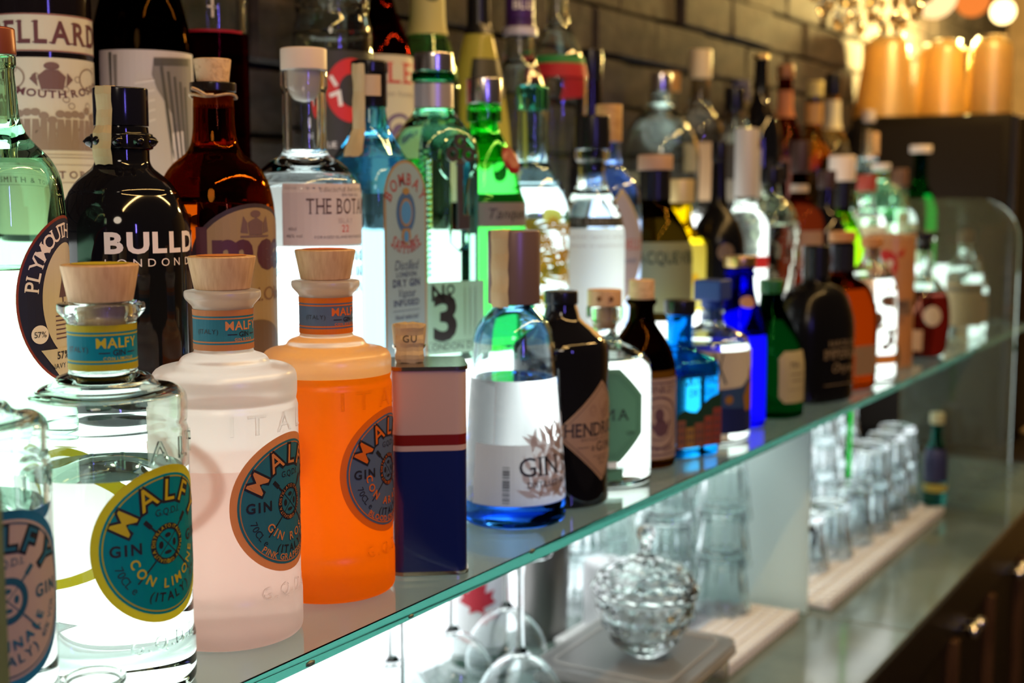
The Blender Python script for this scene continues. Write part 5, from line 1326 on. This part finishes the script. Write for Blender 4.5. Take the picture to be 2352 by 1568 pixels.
# ------------------------------------------------------------------ far end: dark box, glass vases, chandelier
t = thing('dark_cabinet', 'black box shaped machine at the far end carrying glowing vases', 'machine', (3.05, .235, ZC))
BK = mat('machine_black', (.007, .005, .004), .6, spec=.12)
mk('housing', *shift(bevel_box(0, .55, -.165, .195, 0, .757, .012, 2), (0, 0, 0)), BK, t)
mk('side_panel', *bevel_box(-.004, .0, -.145, .175, .03, .735, .001, 1), mat('machine_brown', (.009, .006, .004), .7, spec=.12), t, smooth=False)
mk('edge_strip', *bevel_box(-.005, .006, -.177, -.1655, .0, .752, .002, 1), mat('machine_strip', (.03, .03, .05), .2, .6), t, smooth=False)
ZB = ZC + .757
AMB = frost('amber_vase_glass', (.98, .80, .40), .45, .10, .12)
GV = 'upturned glass vases on the dark box'
def vase(label, X, y, r0, r1, h):
    t = thing('glass_vase', label, 'vase', (X, y, ZB + .0004), 0, GV)
    mk('vase_body', *lathe(fil([(r0, 0), (r0 * .98, .012, .004), (r1, h - .012, .012), (r1 * .7, h, .004), (0, h), (0, h - .010), (r1 * .6, h - .010), (r1 * .93, h - .016, .008), (r0 * .93, .002), (r0 * .95, 0), (r0, 0)]), 40), AMB, t)
    mk('vase_foot', *lathe(fil([(0, h + .0004), (r1 * .75, h + .0004, .002), (r1 * .8, h + .008, .003), (0, h + .010)]), 36), GW, t)
vase('wide tapering amber lit vase at the wall end of the dark box', 3.135, .375, .074, .050, .185)
vase('straight amber lit vase in the middle of the dark box', 3.135, .242, .052, .043, .165)
vase('amber lit vase at the open end of the dark box', 3.135, .136, .048, .042, .168)
vase('amber lit vase hidden behind the middle one', 3.30, .30, .052, .043, .175)
vase('amber lit vase behind the open end one', 3.30, .18, .050, .043, .175)
def globe(label, X, y, z, r, colr, st):
    t = thing('globe_lamp', label, 'lamp', (X, y, z), 0, 'warm globe lamps by the chandelier')
    mk('globe', *lathe([(r * math.sin(PI * i / 16) if 0 < i < 16 else 0, -r * math.cos(PI * i / 16)) for i in range(17)], 28), emit('globe_' + label[:5], colr, st), t)
    mk('cable', *tube([(0, 0, r + .012), (0, 0, .9)], .003, 6), BLACKP, t)
    mk('holder', *shift(cap_mesh(.016, .016, 0, .03, .002, 20), (0, 0, r - .004)), GOLD, t)
globe('peach glass globe lamp above the glowing vases', 3.12, .265, .725, .050, (1, .62, .28), 1.6)
globe('small bright globe lamp beyond the dark box', 3.55, .20, .735, .030, (1, .72, .30), 5)
globe('reddish glass globe lamp between the two others', 3.32, .225, .740, .042, (1, .25, .04), .9)
# chandelier of crystal drops
t = thing('chandelier', 'gilt chandelier ring hung with crystal drops and warm bulbs', 'chandelier', (2.40, .20, .665))
mk('ring', *tube([(.16 * math.cos(a), .10 * math.sin(a), 0) for a in [2 * PI * i / 40 for i in range(41)]], .006, 8), GOLD, t)
mk('hanging_rod', *tube([(0, 0, -.01), (0, 0, .9)], .006, 8), GOLD, t)
for k in range(3):
    a = PI / 3 * k; mk('ring_arm', *tube([(-.16 * math.cos(a), -.10 * math.sin(a), 0), (.16 * math.cos(a), .10 * math.sin(a), 0)], .003, 6), GOLD, t)
bulb = meshdata('bulb', *lathe([(.012 * math.sin(PI * i / 10) if 0 < i < 10 else 0, -.016 * math.cos(PI * i / 10)) for i in range(11)], 16), emit('warm_bulb', (1, .66, .25), 22))
drop = meshdata('crystal_drop', *crystal([(0, -.020), (.005, -.014), (.0085, -.006), (.0085, 0), (.006, .006), (0, .012)], 8), glass('amber_crystal', (1, .92, .75), 0, 1.6), smooth=False)
for i in range(6):
    a = 2 * PI * i / 6 + .3; link('bulb', bulb, t, (.12 * math.cos(a), .075 * math.sin(a), .024))
for i in range(26):
    a = 2 * PI * i / 26; link('crystal_drop', drop, t, (.16 * math.cos(a), .10 * math.sin(a), -.022))
    if i % 2: link('crystal_drop', drop, t, (.13 * math.cos(a), .08 * math.sin(a), -.056))
    if i % 3 == 0: link('crystal_drop', drop, t, (.09 * math.cos(a), .055 * math.sin(a), -.078))
